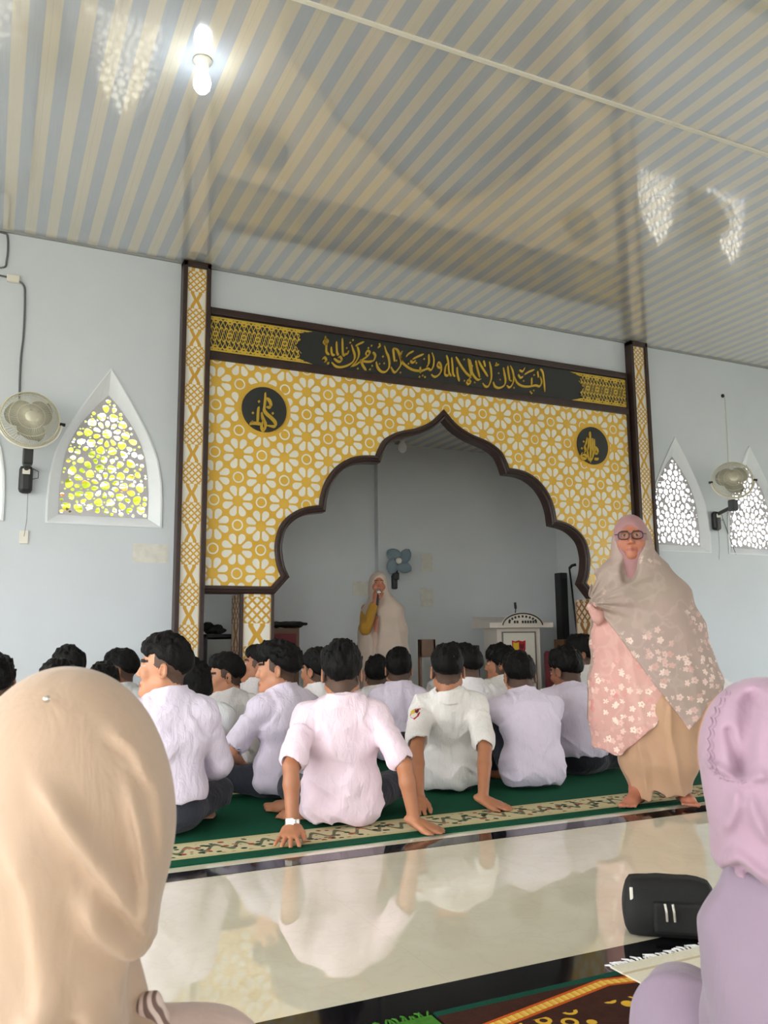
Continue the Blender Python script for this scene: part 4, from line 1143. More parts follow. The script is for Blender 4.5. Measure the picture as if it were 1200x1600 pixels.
def floral(key, base, flower, cen, zlo, zhi, dens, grey=None):
    """printed blossoms thickening towards the hem"""
    mm = new_mat(key, rough=.7, spec=.25)
    x, y, z, v = objxyz()
    w = noise(v, 9, 2)
    vv = E.nt.nodes.new('ShaderNodeVectorMath'); vv.operation = 'ADD'; E.nt.links.new(v, vv.inputs[0])
    E.nt.links.new(combine((w - .5) * .05, (w - .5) * .03, (w - .5) * -.04), vv.inputs[1])
    vo = voronoi(vv.outputs[0], 24); d = E(vo.outputs['Distance'])
    ps = E.nt.nodes.new('ShaderNodeVectorMath'); ps.operation = 'SUBTRACT'
    E.nt.links.new(vv.outputs[0], ps.inputs[0]); E.nt.links.new(vo.outputs['Position'], ps.inputs[1])
    sx = E.nt.nodes.new('ShaderNodeSeparateXYZ'); E.nt.links.new(ps.outputs[0], sx.inputs[0])
    ang = E.op('ARCTAN2', E(sx.outputs[2]), E(sx.outputs[0]))
    pet = .30 + e_abs(e_sin(ang * 2.5)) * .16
    fl = (1 - e_ss(-.03, .03, d - pet)) * (d > .10)
    big = noise(v, 4.5, 2)
    mask = e_ss(dens, dens + .12, big + (1 - e_ss(zlo, zhi, z)) * .42 - .10)
    line = 1 - e_ss(.0, .05, e_abs(noise(v, 7, 2) - .5))
    sc = E.nt.nodes.new('ShaderNodeSeparateColor'); E.nt.links.new(vo.outputs['Color'], sc.inputs[0])
    pick = E(sc.outputs[0])
    b = mixc(e_ss(.35, .65, noise(v, 3, 2)), srgb(*base), srgb(*(grey or tuple(c * .93 for c in base))))
    c = mixc(line * .10, b, srgb(*flower))
    fc = mixc(pick, srgb(*flower), srgb(*cen))
    c = mixc(fl * mask, c, fc)
    c = mixc((d < .10) * mask * .6, c, srgb(*cen))
    set_color(mm, c); set_bump(mm, noise(combine(x * 10, y * 10, z * 3), 2.0, 3), .2, .02)
    M[key] = mm
skin_mat('skin_woman', (186, 118, 92))
floral('floral_taupe', (174, 153, 145), (226, 206, 196), (198, 158, 150), .45, 1.15, .50, (164, 148, 136))
floral('floral_pink', (212, 166, 156), (246, 226, 212), (212, 138, 132), .25, .85, .42, (206, 158, 150))
plain('glasses', (40, 24, 34), .25)

def face_paint(hc, R, s):
    def paint(C):
        q = to_head(C, hc, R, s); mi = np.zeros(len(C), int); front = q[:, 1] > .045; ax = np.abs(q[:, 0])
        mi[front & (ax > .012) & (ax < .050) & (np.abs(q[:, 2] - .0265 + (ax - .03) * .06) < .0035)] = 1
        eye = front & (np.hypot((ax - .031) / .0145, (q[:, 2] - .005) / .006) < 1)
        mi[eye] = 2; mi[eye & (np.hypot(ax - .031, q[:, 2] - .005) < .0065)] = 3
        mi[front & (ax < .021) & (q[:, 1] > .080) & (np.abs(q[:, 2] + .0685) < .0075 - ax * .12)] = 4
        return mi
    return paint
SKINS = ['skin_woman', 'brow', 'eye_white', 'eye_dark', 'lip']

# --- standing woman, right. Local frame: +y towards the camera, +x = her right hand (left in the photo)
w1 = thing('person', 'standing woman in glasses, wrapped in a taupe and pink floral prayer cloak, facing the camera', 'person', (3.245, 3.545, .004), -math.radians(-137.6))
hc = A3(.048, .02, 1.425); Rh = rotx(-.06) @ rotz(.0); s = 1.05
B = Field()
head_field(B, hc, Rh, A3(.04, -.02, 1.27), s, 1.0)
B.lens((.02, -.01, .85), (.03, -.02, 1.22), (1, 0, 0), .13, .09, .15, .08)
for sx in (1, -1): B.rc((.03, -.02, 1.24), (.03 + .155*sx, -.02, 1.20), .05, .045, .03)
B.rc((.185, -.02, 1.20), (.225, .0, .96), .042, .034, .02); B.chain([(.225, .0, .96), (.215, .03, .975), (.195, .05, .99)], [.034, .032, .024], .012)
add_hand(B, (.195, .05, .99), (.2, .20, .3), A3(.6, .2, .8), A3(-.3, .8, .3), .82, 1.1, .03)
B.rc((-.125, -.02, 1.20), (-.20, -.02, .94), .042, .036, .02); B.chain([(-.20, -.02, .94), (-.18, .02, .80), (-.14, .05, .72)], [.036, .034, .026], .012)
add_hand(B, (-.14, .05, .72), (.2, -.1, -.9), A3(-.9, .2, 0), A3(.1, .9, .2), .9, .6, .05)
for sx, an, td in ((1, (.085, .03, .075), (.35, .94, 0)), (-1, (-.145, -.08, .075), (-.25, .97, 0))):
    B.rc((.09*sx, 0, .82), (.085*sx, .0, .45), .075, .055, .03); B.rc((.085*sx, 0, .45), an, .05, .035, .02); add_foot(B, an, td, (0, 0, 1), .98, sx)
B.rc((-.08, 0, .84), (.08, 0, .84), .10, .10, .05)
field_obj('body', B, .0048, [M[k] for k in SKINS], w1, paint=face_paint(hc, Rh, s))
# glasses
mb = MB(); hcv = Vector(hc.tolist())
def hp(x, y, z, hc=hc, R=Rh, s=s): return Vector((hc + R @ A3(x*s, y*s, z*s)).tolist())
for sx in (-1, 1):
    L = [hp(.034*sx + .027*math.copysign(abs(math.cos(a)) ** .7, math.cos(a)), .107 - .008 * abs(.034*sx + .027*math.cos(a)) / .06, .004 + .020*math.copysign(abs(math.sin(a)) ** .7, math.sin(a))) for a in [2*PI*k/24 for k in range(24)]]
    mb.tube(L, .0034, 6, closed=True)
    mb.tube([hp(.060*sx, .100, .012), hp(.078*sx, .05, .012), hp(.082*sx, -.01, .004)], .0022, 6)
mb.tube([hp(-.009, .108, .010), hp(0, .112, .012), hp(.009, .108, .010)], .0022, 6)
mb.build('glasses', M['glasses'], w1, smooth=True)
# under-scarf
Hd = Field()
Hd.ell(hc + A3(0, -.008, .012), (.092, .111, .114), Rh, .02)
Hd.ell(hc + A3(0, .018, -.04), (.080, .088, .098), Rh, .03)
Hd.rc(hc + A3(0, .005, -.09), (.045, .045, 1.19), .072, .055, .04)
Hd.ell(hc + Rh @ A3(0, .116, -.022), (.073, .056, .098), Rh, .012, 's')
Hd.disp = lambda P: ridge(P * A3(16, 8, 6), 3) * .003 * (P[..., 2] < 1.34)
field_obj('under_scarf', Hd, .0055, M['mauve_hijab'], w1)
# cloak
ST = [(1.30, -.030, .105, .085), (1.22, -.045, .195, .115), (1.08, -.020, .262, .14), (.90, .005, .295, .155), (.63, .035, .345, .165), (.42, .02, .345, .16), (.22, -.04, .30, .15)]
def cloak(off):
    C = Field()
    for (z0, c0, a0, b0), (z1, c1, a1, b1) in zip(ST[:-1], ST[1:]):
        C.lens((-c0, -.01, z0), (-c1, -.01, z1), (1, 0, 0), a0 - off, b0 - off, a1 - off, b1 - off, .06)
    return C
Ck = cloak(0)
Ck.ell(hc + A3(-.004, -.022, -.008), (.100, .105, .112), Rh, .05)
Ck.rc(hc + A3(-.004, -.012, -.07), (.035, .0, 1.22), .104, .140, .05)
Ck.rc((.12, .10, 1.10), (.282, .150, 1.058), .07, .020, .07)                  # cloth pulled to the clutching hand
Ck.rc((.16, .06, 1.20), (.27, .13, 1.08), .07, .03, .06)
Ck.ell(hc + Rh @ A3(0, .105, .03), (.088, .088, .150), Rh, .02, 's')           # opening for the face
Ck.ell(hc + A3(.008, .125, -.14), (.052, .075, .12), roty(-.2), .02, 's')       # and the V below the chin
Ck.clips.append(lambda P, y0=hc[1]: np.where(P[..., 2] > 1.40, P[..., 1] - y0 - .03 - (1.52 - P[..., 2]) * .12, -1))
def hemz(P):
    X = -P[..., 0]
    front = np.where(X < .19, .40 + (.19 - X) * 1.50, .40 + (X - .19) * 1.2)
    return np.where(P[..., 1] > -.03, front, .43)
Ck.clips.append(lambda P: hemz(P) - P[..., 2])
CL = A3(.285, .15, 1.06)
def folds(P):
    q = P - CL; r = np.sqrt(q[..., 0] ** 2 + q[..., 2] ** 2); a = np.arctan2(q[..., 2], -q[..., 0])
    fr = (P[..., 1] > -.02)
    d = np.cos(a * 17 + np.sin(a * 5) * 1.3) * .0075 * np.exp(-((r - .10) / .17) ** 2) * fr
    d = d + np.exp(-((a - .42) / .05) ** 2) * .012 * np.exp(-(r / .36) ** 2) * fr - np.exp(-((a - .30) / .05) ** 2) * .010 * np.exp(-(r / .34) ** 2) * fr
    d = d + ridge(P * A3(7, 7, 2.0) + vnoise(P * 4, 2)[..., None] * .5, 5) * .0075 * np.clip((1.25 - P[..., 2]) / .5, .1, 1)
    return d
Ck.disp = folds
field_obj('cloak', Ck, .0068, M['floral_taupe'], w1)
Ci = cloak(.022)
Ci.rc((.245, .10, .99), (.279, .146, 1.045), .03, .012, .05)
def hem2(P):
    X = -P[..., 0]
    z = np.where(X < -.15, .265 + (-.15 - X) * .22, .265 + (X + .15) * .92) + np.sin(P[..., 0] * 60) * .006
    return np.where(P[..., 1] > -.03, z, .47)
Ci.clips.append(lambda P: hem2(P) - P[..., 2]); Ci.clips.append(lambda P: P[..., 2] - 1.07)
Ci.disp = lambda P: ridge((P + A3(0, 0, 0)) * A3(11, 6, 1.6) + vnoise(P * 4, 8)[..., None] * .4, 11) * .010
field_obj('cloak_lining', Ci, .0068, M['floral_pink'], w1)
Sk = Field()
for (z0, c0, a0, b0), (z1, c1, a1, b1) in zip([(.85, .02, .19, .13), (.45, .04, .205, .135), (.22, .035, .185, .125)], [(.45, .04, .205, .135), (.22, .035, .185, .125), (.06, .03, .15, .11)]):
    Sk.lens((-c0, -.01, z0), (-c1, -.01, z1), (1, 0, 0), a0, b0, a1, b1, .05)
Sk.disp = lambda P: ridge(P * A3(12, 9, 1.8) + vnoise(P * 5, 4)[..., None] * .5, 21) * .016
Sk.clips.append(lambda P: (.045 + P[..., 0] * -.14 + np.sin(P[..., 0] * 30) * .008) - P[..., 2])
Sk.rc((.0, .0, .0), (.0, .0, .03), .11, .10, .01, 's')
field_obj('skirt', Sk, .007, M['tan_skirt'], w1)

# --- the speaker in the niche
face = math.degrees(math.atan2(-3.56, -7.55))
w2 = thing('person', 'standing woman in a beige prayer cloak speaking into a microphone in the niche', 'person', (3.56, 7.6, .0), -math.radians(face))
hc = A3(.03, .03, 1.41); Rh = rotx(.10) @ rotz(.12); s = .96
B = Field(); head_field(B, hc, Rh, A3(.0, -.01, 1.25), s, .8)
B.lens((0, -.01, .8), (0, -.02, 1.2), (1, 0, 0), .13, .09, .15, .08)
for sx in (1, -1): B.rc((0, -.02, 1.21), (.155*sx, -.02, 1.17), .05, .045, .03)
B.rc((.155, -.02, 1.17), (.16, .10, .97), .042, .036, .02); B.chain([(.16, .10, .97), (.10, .16, 1.12), (.055, .185, 1.24)], [.036, .034, .025], .012)
add_hand(B, (.055, .185, 1.24), (-.12, .02, .9), A3(.5, .8, 0), A3(-.6, .3, .3), .95, .95, .04)
B.rc((-.155, -.02, 1.17), (-.20, .0, .92), .042, .036, .02); B.chain([(-.20, 0, .92), (-.15, .05, .76)], [.036, .026], .012)
add_hand(B, (-.15, .05, .76), (.3, -.1, -.9), A3(0, .8, .5), A3(.2, .3, .9), .95, .7, .08)
for sx in (1, -1):
    B.rc((.09*sx, 0, .82), (.085*sx, 0, .08), .075, .035, .03); add_foot(B, (.085*sx, 0, .075), (.1*sx, 1, 0), (0, 0, 1), .95, sx)
B.rc((-.08, 0, .82), (.08, 0, .82), .10, .10, .05)
field_obj('body', B, .007, [M[k] for k in SKINS], w2, paint=face_paint(hc, Rh, s))
Ck = Field()
for (z0, c0, a0, b0), (z1, c1, a1, b1) in zip([(1.27, .0, .11, .09), (1.16, -.01, .20, .12), (.95, -.02, .235, .15), (.72, -.01, .26, .16)], [(1.16, -.01, .20, .12), (.95, -.02, .235, .15), (.72, -.01, .26, .16), (.50, .0, .26, .16)]):
    Ck.lens((c0, -.01, z0), (c1, -.01, z1), (1, 0, 0), a0, b0, a1, b1, .06)
Ck.ell(hc + A3(0, -.02, .01), (.098, .112, .122), Rh, .04); Ck.rc(hc + A3(0, -.02, -.08), (0, -.01, 1.22), .095, .12, .05)
Ck.ell(hc + Rh @ A3(0, .110, -.02), (.063, .07, .092), Rh, .015, 's')
Ck.ell((.075, .19, 1.03), (.055, .14, .17), None, .03, 's')
Ck.clips.append(lambda P: np.where((P[..., 1] > 0), .60 + np.abs(P[..., 0] - .07) * -.25, .6) - P[..., 2])
Ck.disp = lambda P: ridge(P * A3(8, 7, 1.6) + vnoise(P * 4, 2)[..., None] * .6, 15) * .010 * np.clip((1.3 - P[..., 2]) / .3, 0, 1) + np.exp(-((P[..., 0] - .05 - (1.0 - P[..., 2]) * .06) / .025) ** 2) * -.03 * (P[..., 1] > .05) * (P[..., 2] < 1.1)
field_obj('cloak', Ck, .0085, M['grey_beige'], w2)
Sl = Field(); Sl.rc((.155, -.0, 1.12), (.16, .10, .97), .055, .055, .03); Sl.rc((.16, .10, .97), (.075, .172, 1.19), .056, .042, .03); Sl.rc((.075, .172, 1.19), (.05, .19, 1.26), .03, .03, .004, 's')
Sl.disp = lambda P: ridge(P * 18, 4) * .005
field_obj('sleeve', Sl, .008, M['mustard'], w2)
Sk = Field(); Sk.lens((0, -.01, .85), (0, -.01, .45), (1, 0, 0), .19, .13, .22, .14, .04); Sk.lens((0, -.01, .45), (0, -.01, .07), (1, 0, 0), .22, .14, .24, .15, .04)
Sk.disp = lambda P: ridge(P * A3(9, 9, 2), 5) * .010
Sk.clips.append(lambda P: .03 - P[..., 2]); Sk.rc((0, 0, 0), (0, 0, .03), .16, .16, .01, 's')
field_obj('skirt', Sk, .01, M['pale_skirt'], w2)
a = math.radians(face)
mic = thing('microphone', 'black handheld microphone held to the mouth of the woman in the niche', 'microphone', (3.56, 7.6, 0), -a)
Mx = Matrix.Translation((.030, .205, 1.275)) @ Matrix.Rotation(.35, 4, 'X') @ Matrix.Rotation(-.1, 4, 'Y')
MB().lathe([(.009, -.085), (.0115, -.08), (.014, .02), (.017, .03)], 14, Mx).build('handle', M['black_plastic'], mic, True)
MB().lathe([(.017, .03), (.024, .045), (.025, .06), (.020, .078), (.010, .086)], 14, Mx).build('grille', M['silver'], mic, True)

# --- beige hijab in the left foreground (seen from behind). Local +y = away from the camera
def poly_dist(X, Z, pts):
    d = np.full(X.shape, 9., np.float32); sgn = np.zeros_like(d); tt = np.zeros_like(d); n = len(pts) - 1
    for i in range(n):
        ax, az = pts[i]; bx, bz = pts[i+1]; L2 = (bx-ax)**2 + (bz-az)**2
        t = np.clip(((X-ax)*(bx-ax) + (Z-az)*(bz-az)) / L2, 0, 1)
        dx = X - ax - t*(bx-ax); dz = Z - az - t*(bz-az); e = np.sqrt(dx*dx + dz*dz)
        m_ = e < d; d = np.where(m_, e, d); sgn = np.where(m_, np.sign(dx*(bz-az) - dz*(bx-ax)), sgn); tt = np.where(m_, (i + t) / n, tt)
    return d, sgn, tt
w3 = thing('person', 'woman seated in the left foreground, seen from behind in a beige hijab', 'person', (.0887, 1.0487, .004), -math.radians(4.83))
PX = .000729
def q3(px, py): return ((px - 98) * PX, .73 - (py - 1235) * PX)
hc = A3(-.005, .0, .735); Rh = rotz(-.25); s = .95
B = Field(); head_field(B, hc, Rh, A3(0, -.02, .58), s)
B.lens((0, .0, .14), (0, .0, .36), (1, 0, 0), .13, .09, .11, .07)
for sx in (1, -1):
    B.rc((0, -.01, .46), (.15*sx, -.01, .395), .04, .036, .03); B.chain([(.15*sx, -.01, .395), (.21*sx, .05, .25), (.08*sx, .24, .17)], [.038, .036, .026], .02)
    add_hand(B, (.08*sx, .24, .17), (-.3*sx, .8, -.2), A3(0, .2, 1), A3(-sx, .2, 0), .95, .4, .1)
    B.chain([(.1*sx, .03, .1), (.25*sx, .26, .10), (-.04*sx, .28, .07)], [.06, .05, .04], .03)
field_obj('body', B, .009, [M[k] for k in SKINS], w3, paint=face_paint(hc, Rh, s))
Hj = Field()
Hj.ell((-.002, .0, .735), (.108, .125, .128), None, .05)
Hj.ell((.004, -.035, .672), (.106, .10, .115), None, .08)       # hair bun under the cloth
Hj.lens((-.01, -.01, .62), (-.02, -.025, .46), (1, 0, 0), .103, .11, .122, .125, .05)
Hj.lens((-.02, -.025, .46), (-.03, -.02, .33), (1, 0, 0), .122, .125, .135, .15, .05)
Hj.ell((.0, .135, .735), (.062, .06, .085), None, .015, 's')
Hj.clips.append(lambda P: .385 + np.maximum(P[..., 0], 0) * .5 - P[..., 2])
FOLD3 = [([(60, 1195), (110, 1265), (170, 1345), (232, 1440)], .0085, .010), ([(178, 1195), (200, 1280), (213, 1350), (214, 1400)], .0065, .009), ([(118, 1340), (150, 1400), (190, 1440), (235, 1475)], .0075, .012),
         ([(150, 1130), (190, 1165), (225, 1230), (240, 1330)], .0045, .010), ([(60, 1480), (85, 1530), (100, 1600)], .008, .014), ([(135, 1490), (150, 1545), (150, 1600)], .009, .013), ([(215, 1450), (200, 1520), (205, 1580)], -.011, .016), ([(110, 1500), (112, 1560), (120, 1600)], -.010, .016),
         ([(20, 1250), (60, 1330), (80, 1430), (85, 1500)], .005, .016)]
def f3(P):
    X, Z = P[..., 0], P[..., 2]; back = np.clip(-P[..., 1] * 14 + .4, 0, 1); d = np.zeros_like(X)
    for pts, amp, wd in FOLD3:
        e, sg, t = poly_dist(X, Z, [q3(*p) for p in pts])
        w_ = np.where(sg * (1 if amp > 0 else 1) > 0, wd * .55, wd * 1.7)
        d = d + 2.3 * amp * np.exp(-(e / w_) ** 2) * np.clip(t * 4 + .1, 0, 1) * np.clip((1 - t) * 5 + .25, 0, 1)
    d = d * back + vnoise(P * A3(9, 9, 7), 4) * .0035
    z0 = .855 - (P[..., 0]) ** 2 * 2
    return d
Hj.disp = f3
field_obj('hijab', Hj, .0048, M['beige_satin'], w3, smooth_it=1)
px_, pz_ = q3(68, 1091)
pm = MB().lathe([(.0035, -.001), (.0036, .0015), (.0025, .003), (.0008, .0036)], 12, Matrix.Translation((px_ + .002, -.093, pz_ - .001)) @ Matrix.Rotation(PI / 2 - .75, 4, 'X')).build('pin', M['silver'], w3, True)
Dr = Field()
Dr.lens((0, -.01, .08), (0, -.01, .34), (1, 0, 0), .19, .16, .17, .13, .05)
for sx in (1, -1):
    Dr.rc((.05*sx, -.005, .435), (.165*sx, -.01, .40), .062, .058, .06); Dr.chain([(.165*sx, -.01, .40), (.225*sx, .03, .30), (.23*sx, .08, .22), (.10*sx, .22, .17)], [.060, .060, .058, .05], .04)
    Dr.rc((.10*sx, .0, .10), (.27*sx, .28, .10), .12, .09, .05)
Dr.rc((-.2, .34, .08), (.2, .34, .08), .09, .09, .05)
Dr.disp = lambda P: ridge(P * A3(9, 9, 5) + vnoise(P * 6, 3)[..., None] * .6, 6) * .008
Dr.clips.append(lambda P: .002 - P[..., 2])
field_obj('dress', Dr, .008, M['beige_dress'], w3)

# --- lilac hijab at the right edge
w4 = thing('person', 'woman seated at the right edge in a lilac hijab and lilac dress', 'person', (1.0698, .9231, .0115), -math.radians(49.2))
hc = A3(-.008, .014, .705); Rh = rotz(.62); s = .88
B = Field(); head_field(B, hc, Rh, A3(.0, -.01, .56), s)
B.lens((0.03, .0, .12), (0.02, .0, .40), (1, 0, 0), .12, .09, .10, .07)
for sx in (1, -1): 
    B.rc((.03, -.0, .46), (.05 + .07*sx, -.0, .40), .03, .03, .03)
B.chain([(-.02, -.0, .40), (-.03, .07, .30), (.0, .18, .30)], [.032, .030, .024], .02); add_hand(B, (.0, .18, .30), (.9, .3, -.1), A3(0, .2, 1), A3(1, .2, 0), .9, .5, .1)
B.chain([(.14, -.01, .42), (.21, .05, .27), (.10, .22, .28)], [.045, .038, .026], .02); add_hand(B, (.10, .22, .28), (-.3, .8, -.1), A3(0, .2, 1), A3(-1, .2, 0), .9, .5, .1)
field_obj('body', B, .008, [M[k] for k in SKINS], w4, paint=face_paint(hc, Rh, s))
Hj = Field()
Hj.ell((.0, .0, .712), (.089, .108, .110), Rh, .05)
Hj.ell((.012, -.030, .675), (.090, .085, .105), None, .06)
Hj.lens((.01, -.005, .62), (.02, -.01, .56), (1, 0, 0), .088, .095, .096, .105, .05)
Hj.lens((.02, -.01, .56), (.03, -.01, .40), (1, 0, 0), .098, .105, .15, .14, .05)
Hj.ell(A3(-.0, .0, .712) + Rh @ A3(0, .125, -.01), (.060, .07, .088), Rh, .015, 's')
Hj.clips.append(lambda P: .548 + np.clip(-.0 - P[..., 0], 0, 1) * .12 + np.sin(P[..., 0] * 40) * .004 - P[..., 2])
q4 = lambda px, py: ((px - 1200) * .00096, .709 - (py - 1190) * .00096)
FOLD4 = [([(1163, 1216), (1172, 1160), (1180, 1110), (1195, 1090)], -.010, .012), ([(1163, 1216), (1130, 1200), (1105, 1192)], .005, .006), ([(1160, 1222), (1150, 1260), (1128, 1300)], .006, .009), ([(1166, 1222), (1180, 1265), (1195, 1300)], .006, .009),
         ([(1130, 1340), (1150, 1320), (1175, 1335), (1200, 1350)], .006, .009), ([(1150, 1150), (1163, 1216), (1168, 1250)], -.006, .007), ([(1166, 1216), (1200, 1200)], .005, .007), ([(1135, 1345), (1155, 1338), (1190, 1370)], -.006, .007)]
def f4(P):
    X, Z = P[..., 0], P[..., 2]; d = np.zeros_like(X); back = np.clip(-P[..., 1] * 14 + .5, 0, 1)
    for pts, amp, wd in FOLD4:
        e, sg, t = poly_dist(X, Z, [q4(*p) for p in pts]); d = d + 2.0 * amp * np.exp(-(e / wd) ** 2) * np.clip((1 - t) * 4 + .1, 0, 1)
    return d * back + vnoise(P * A3(10, 10, 8), 9) * .003
Hj4, Rh4 = Hj, Rh
Hj.disp = f4
field_obj('hijab', Hj, .0045, M['lilac'], w4, smooth_it=1)
Dr = Field()
Dr.lens((.05, .0, .06), (.025, .0, .40), (1, 0, 0), .16, .15, .125, .105, .05); Dr.lens((.025, .0, .40), (.015, .0, .52), (1, 0, 0), .125, .105, .085, .085, .05)
Dr.rc((.03, -.01, .47), (-.035, -.005, .445), .06, .058, .05); Dr.chain([(-.035, -.005, .445), (-.056, .05, .30), (-.05, .20, .31)], [.058, .055, .045], .035)
Dr.rc((.02, -.01, .46), (.17, -.01, .42), .06, .058, .05); Dr.chain([(.17, -.01, .42), (.22, .05, .26), (.11, .22, .28)], [.060, .060, .05], .05)
Dr.chain([(.0, .06, .10), (-.165, .255, .215), (-.18, .28, .12)], [.10, .075, .09], .05)
Dr.rc((.10, .0, .10), (.22, .30, .12), .12, .09, .06)
Dr.rc((-.15, .27, .07), (.2, .30, .07), .09, .10, .06)
Dr.disp = lambda P: ridge(P * A3(8, 8, 5) + vnoise(P * 5, 3)[..., None] * .6, 16) * .008
Dr.clips.append(lambda P: .002 - P[..., 2])
field_obj('dress', Dr, .008, M['lilac_dress'], w4)

# lace edge and brown inner cap along the left rim of the lilac hijab
def on_surface(F, x, z, y0=-.25):
    p = A3(x, y0, z)
    for _ in range(60):
        d = float(F.ev(p[None, None, :])[0, 0]); p = p + A3(0, 1, 0) * max(d, .0003) * .7
        if d < .0006: break
    return p
mb = MB()
for off, amp, fq in ((.0, .0028, 46), (.006, .0022, 46)):
    pts = []
    path = catmull([(-.052, 0, .800), (-.068, 0, .775), (-.077, 0, .745), (-.079, 0, .715), (-.074, 0, .692), (-.06, 0, .684), (-.036, 0, .683)], 14)
    for i, p in enumerate(path):
        q = on_surface(Hj4, p.x + off + math.sin(i * .9) * amp, p.z + math.cos(i * .9) * amp * .6); pts.append((q[0], q[1] - .0008, q[2]))
    mb.tube(pts, .0014, 5)
mb.build('lace_edge', M['lilac'], w4, True)
Cp = Field(); Cp.ell(A3(-.016, .030, .712), (.082, .085, .100), Rh4, .03); Cp.rc(A3(-.014, .02, .68), A3(-.02, .02, .60), .076, .060, .03)
Cp.ell(A3(-.012, .012, .712) + Rh4 @ A3(0, .135, -.01), (.060, .08, .088), Rh4, .015, 's')
field_obj('inner_cap', Cp, .006, plain('tan_cap', (186, 132, 92), .75), w4)

# striped inner garment showing between the beige hijab and the dress
mm = new_mat('striped_cloth', rough=.8); x, y, z, v = objxyz()
st = e_frac((x + z * .5 + (noise(v, 12, 2) - .5) * .05) / .010)
set_color(mm, mixc(e_ss(.42, .58, st), srgb(112, 88, 80), srgb(206, 186, 176))); M['striped_cloth'] = mm
Cf = Field(); Cf.rc((.100, -.030, .492), (.116, -.035, .43), .014, .022, .02); Cf.disp = lambda P: ridge(P * 30, 2) * .004
field_obj('inner_collar', Cf, .005, mm, w3)
# ------------------------------------------------------------------ carpets and floor things
def slab(name, lo, hi, mat, label, cat, group=None):
    o = flat_box(name, lo, hi, mat); tag(o, label, cat, group); return o
slab('prayer_carpet', (-4.2, 3.50, 0.0), (9.6, 4.785, .006), M['carpet_front'], 'green prayer carpet roll with cream border, nearest the bare tiles', 'carpet')
slab('prayer_carpet', (-4.2, 4.80, 0.0), (9.6, 6.05, .006), M['carpet_mid'], 'green prayer carpet roll with cream border, second from the bare tiles', 'carpet')
# black toiletry bag
bag = thing('pouch_bag', 'black zipped pouch lying on the cream tiles beside the fringed rug', 'bag', (1.935, 2.075, .0018), math.radians(-37))
def bag_mesh():
    bm = bmesh.new(); bmesh.ops.create_cube(bm, size=1)
    bmesh.ops.subdivide_edges(bm, edges=bm.edges[:], cuts=7, use_grid_fill=True)
    for v in bm.verts:
        x, y, z = v.co; t = z + .5
        wx = .132 - .012 * t + .012 * math.sin(t * PI); wy = .070 - .034 * max(0, t - .45) / .55 + .012 * math.sin(t * PI)
        sx = math.copysign(min(1, abs(x) * 2) ** 1.0, x); sy = math.copysign(abs(y) * 2, y)
        rr = 1 - .10 * (abs(sx) ** 6) * (abs(sy) ** 6)
        zz = t * .155
        if t < .2: zz = zz
        v.co = (sx * wx * rr, sy * wy * rr, zz + .006 * (1 - sx * sx) * (1 if t > .9 else 0) + .004 * math.sin(x * 17 + y * 9) * (t > .3))
    bmesh.ops.smooth_vert(bm, verts=bm.verts[:], factor=.5, use_axis_x=True, use_axis_y=True, use_axis_z=True); bmesh.ops.smooth_vert(bm, verts=bm.verts[:], factor=.4, use_axis_x=True, use_axis_y=True, use_axis_z=True)
    zmin = min(v.co.z for v in bm.verts)
    for v in bm.verts: v.co.z -= zmin
    bm.verts.index_update()
    vs = [v.co.copy() for v in bm.verts]; fs = [[v.index for v in f.verts] for f in bm.faces]; bm.free(); return vs, fs
vs, fs = bag_mesh(); mesh_obj('bag_body', vs, fs, M['black_fabric'], bag, smooth=True)
MB().box((-.055, -.092, .018), (.118, -.066, .108), .010).build('front_pocket', M['black_fabric'], bag)
MB().tube([(-.105, -.012, .151), (0, -.014, .157), (.105, -.012, .151)], .0045, 6).build('top_zip', M['black_plastic'], bag)
MB().box((-.118, -.060, .100), (-.108, -.054, .138), .002).build('zip_pull', M['white_plastic'], bag)
for dx in (-.022, .0): MB().tube([(dx, -.095, .106), (dx + .003, -.099, .085), (dx + .004, -.098, .058)], .0042, 6).build('zip_pull', M['silver'], bag)
MB().tube([(.118, -.05, .10), (.135, -.06, .07), (.128, -.065, .03), (.10, -.075, .012)], .006, 8).build('strap', M['black_fabric'], bag)

def rug_fringe(mb, x0, x1, y, n, ln, r, z=.006):
    for k in range(n):
        x = x0 + (x1 - x0) * (k + .5) / n; a = r.uniform(-.5, .5); L = ln * r.uniform(.6, 1.1)
        mb.tube([(x, y, z), (x + a * L * .5, y + L * .5, z + .002), (x + a * L, y + L, .003)], [.0028, .0032, .0018], 5)
# white fringed rug
mm = new_mat('white_rug', rough=.95, spec=.1); x, y, z, v = objxyz()
u = e_frac(x / .055); pat = (e_abs(e_abs(y - 1.66) - .055) < .022)
dots = voronoi(v, 60); dd = E(dots.outputs['Distance'])
c = mixc(noise(v, 90, 2), srgb(222, 214, 192), srgb(238, 232, 214)); c = mixc((dd < .42) * (e_abs(y - 1.70) < .05), c, srgb(134, 96, 84)); c = mixc((e_abs(y - 1.87) < .006), c, srgb(206, 190, 160))
set_color(mm, c); set_bump(mm, noise(v, 300, 1), .4, .004); M['white_rug'] = mm
rg = thing('fringed_rug', 'cream fringed prayer rug lying in front of the black pouch', 'rug', (0, 0, 0))
MB().box((1.575, .75, .0062), (2.35, 1.925, .0105), .0015).build('rug_cloth', M['white_rug'], rg)
mb = MB(); rug_fringe(mb, 1.58, 2.345, 1.922, 66, .045, rnd); mb.build('fringe', M['white_cloth'], rg, True)
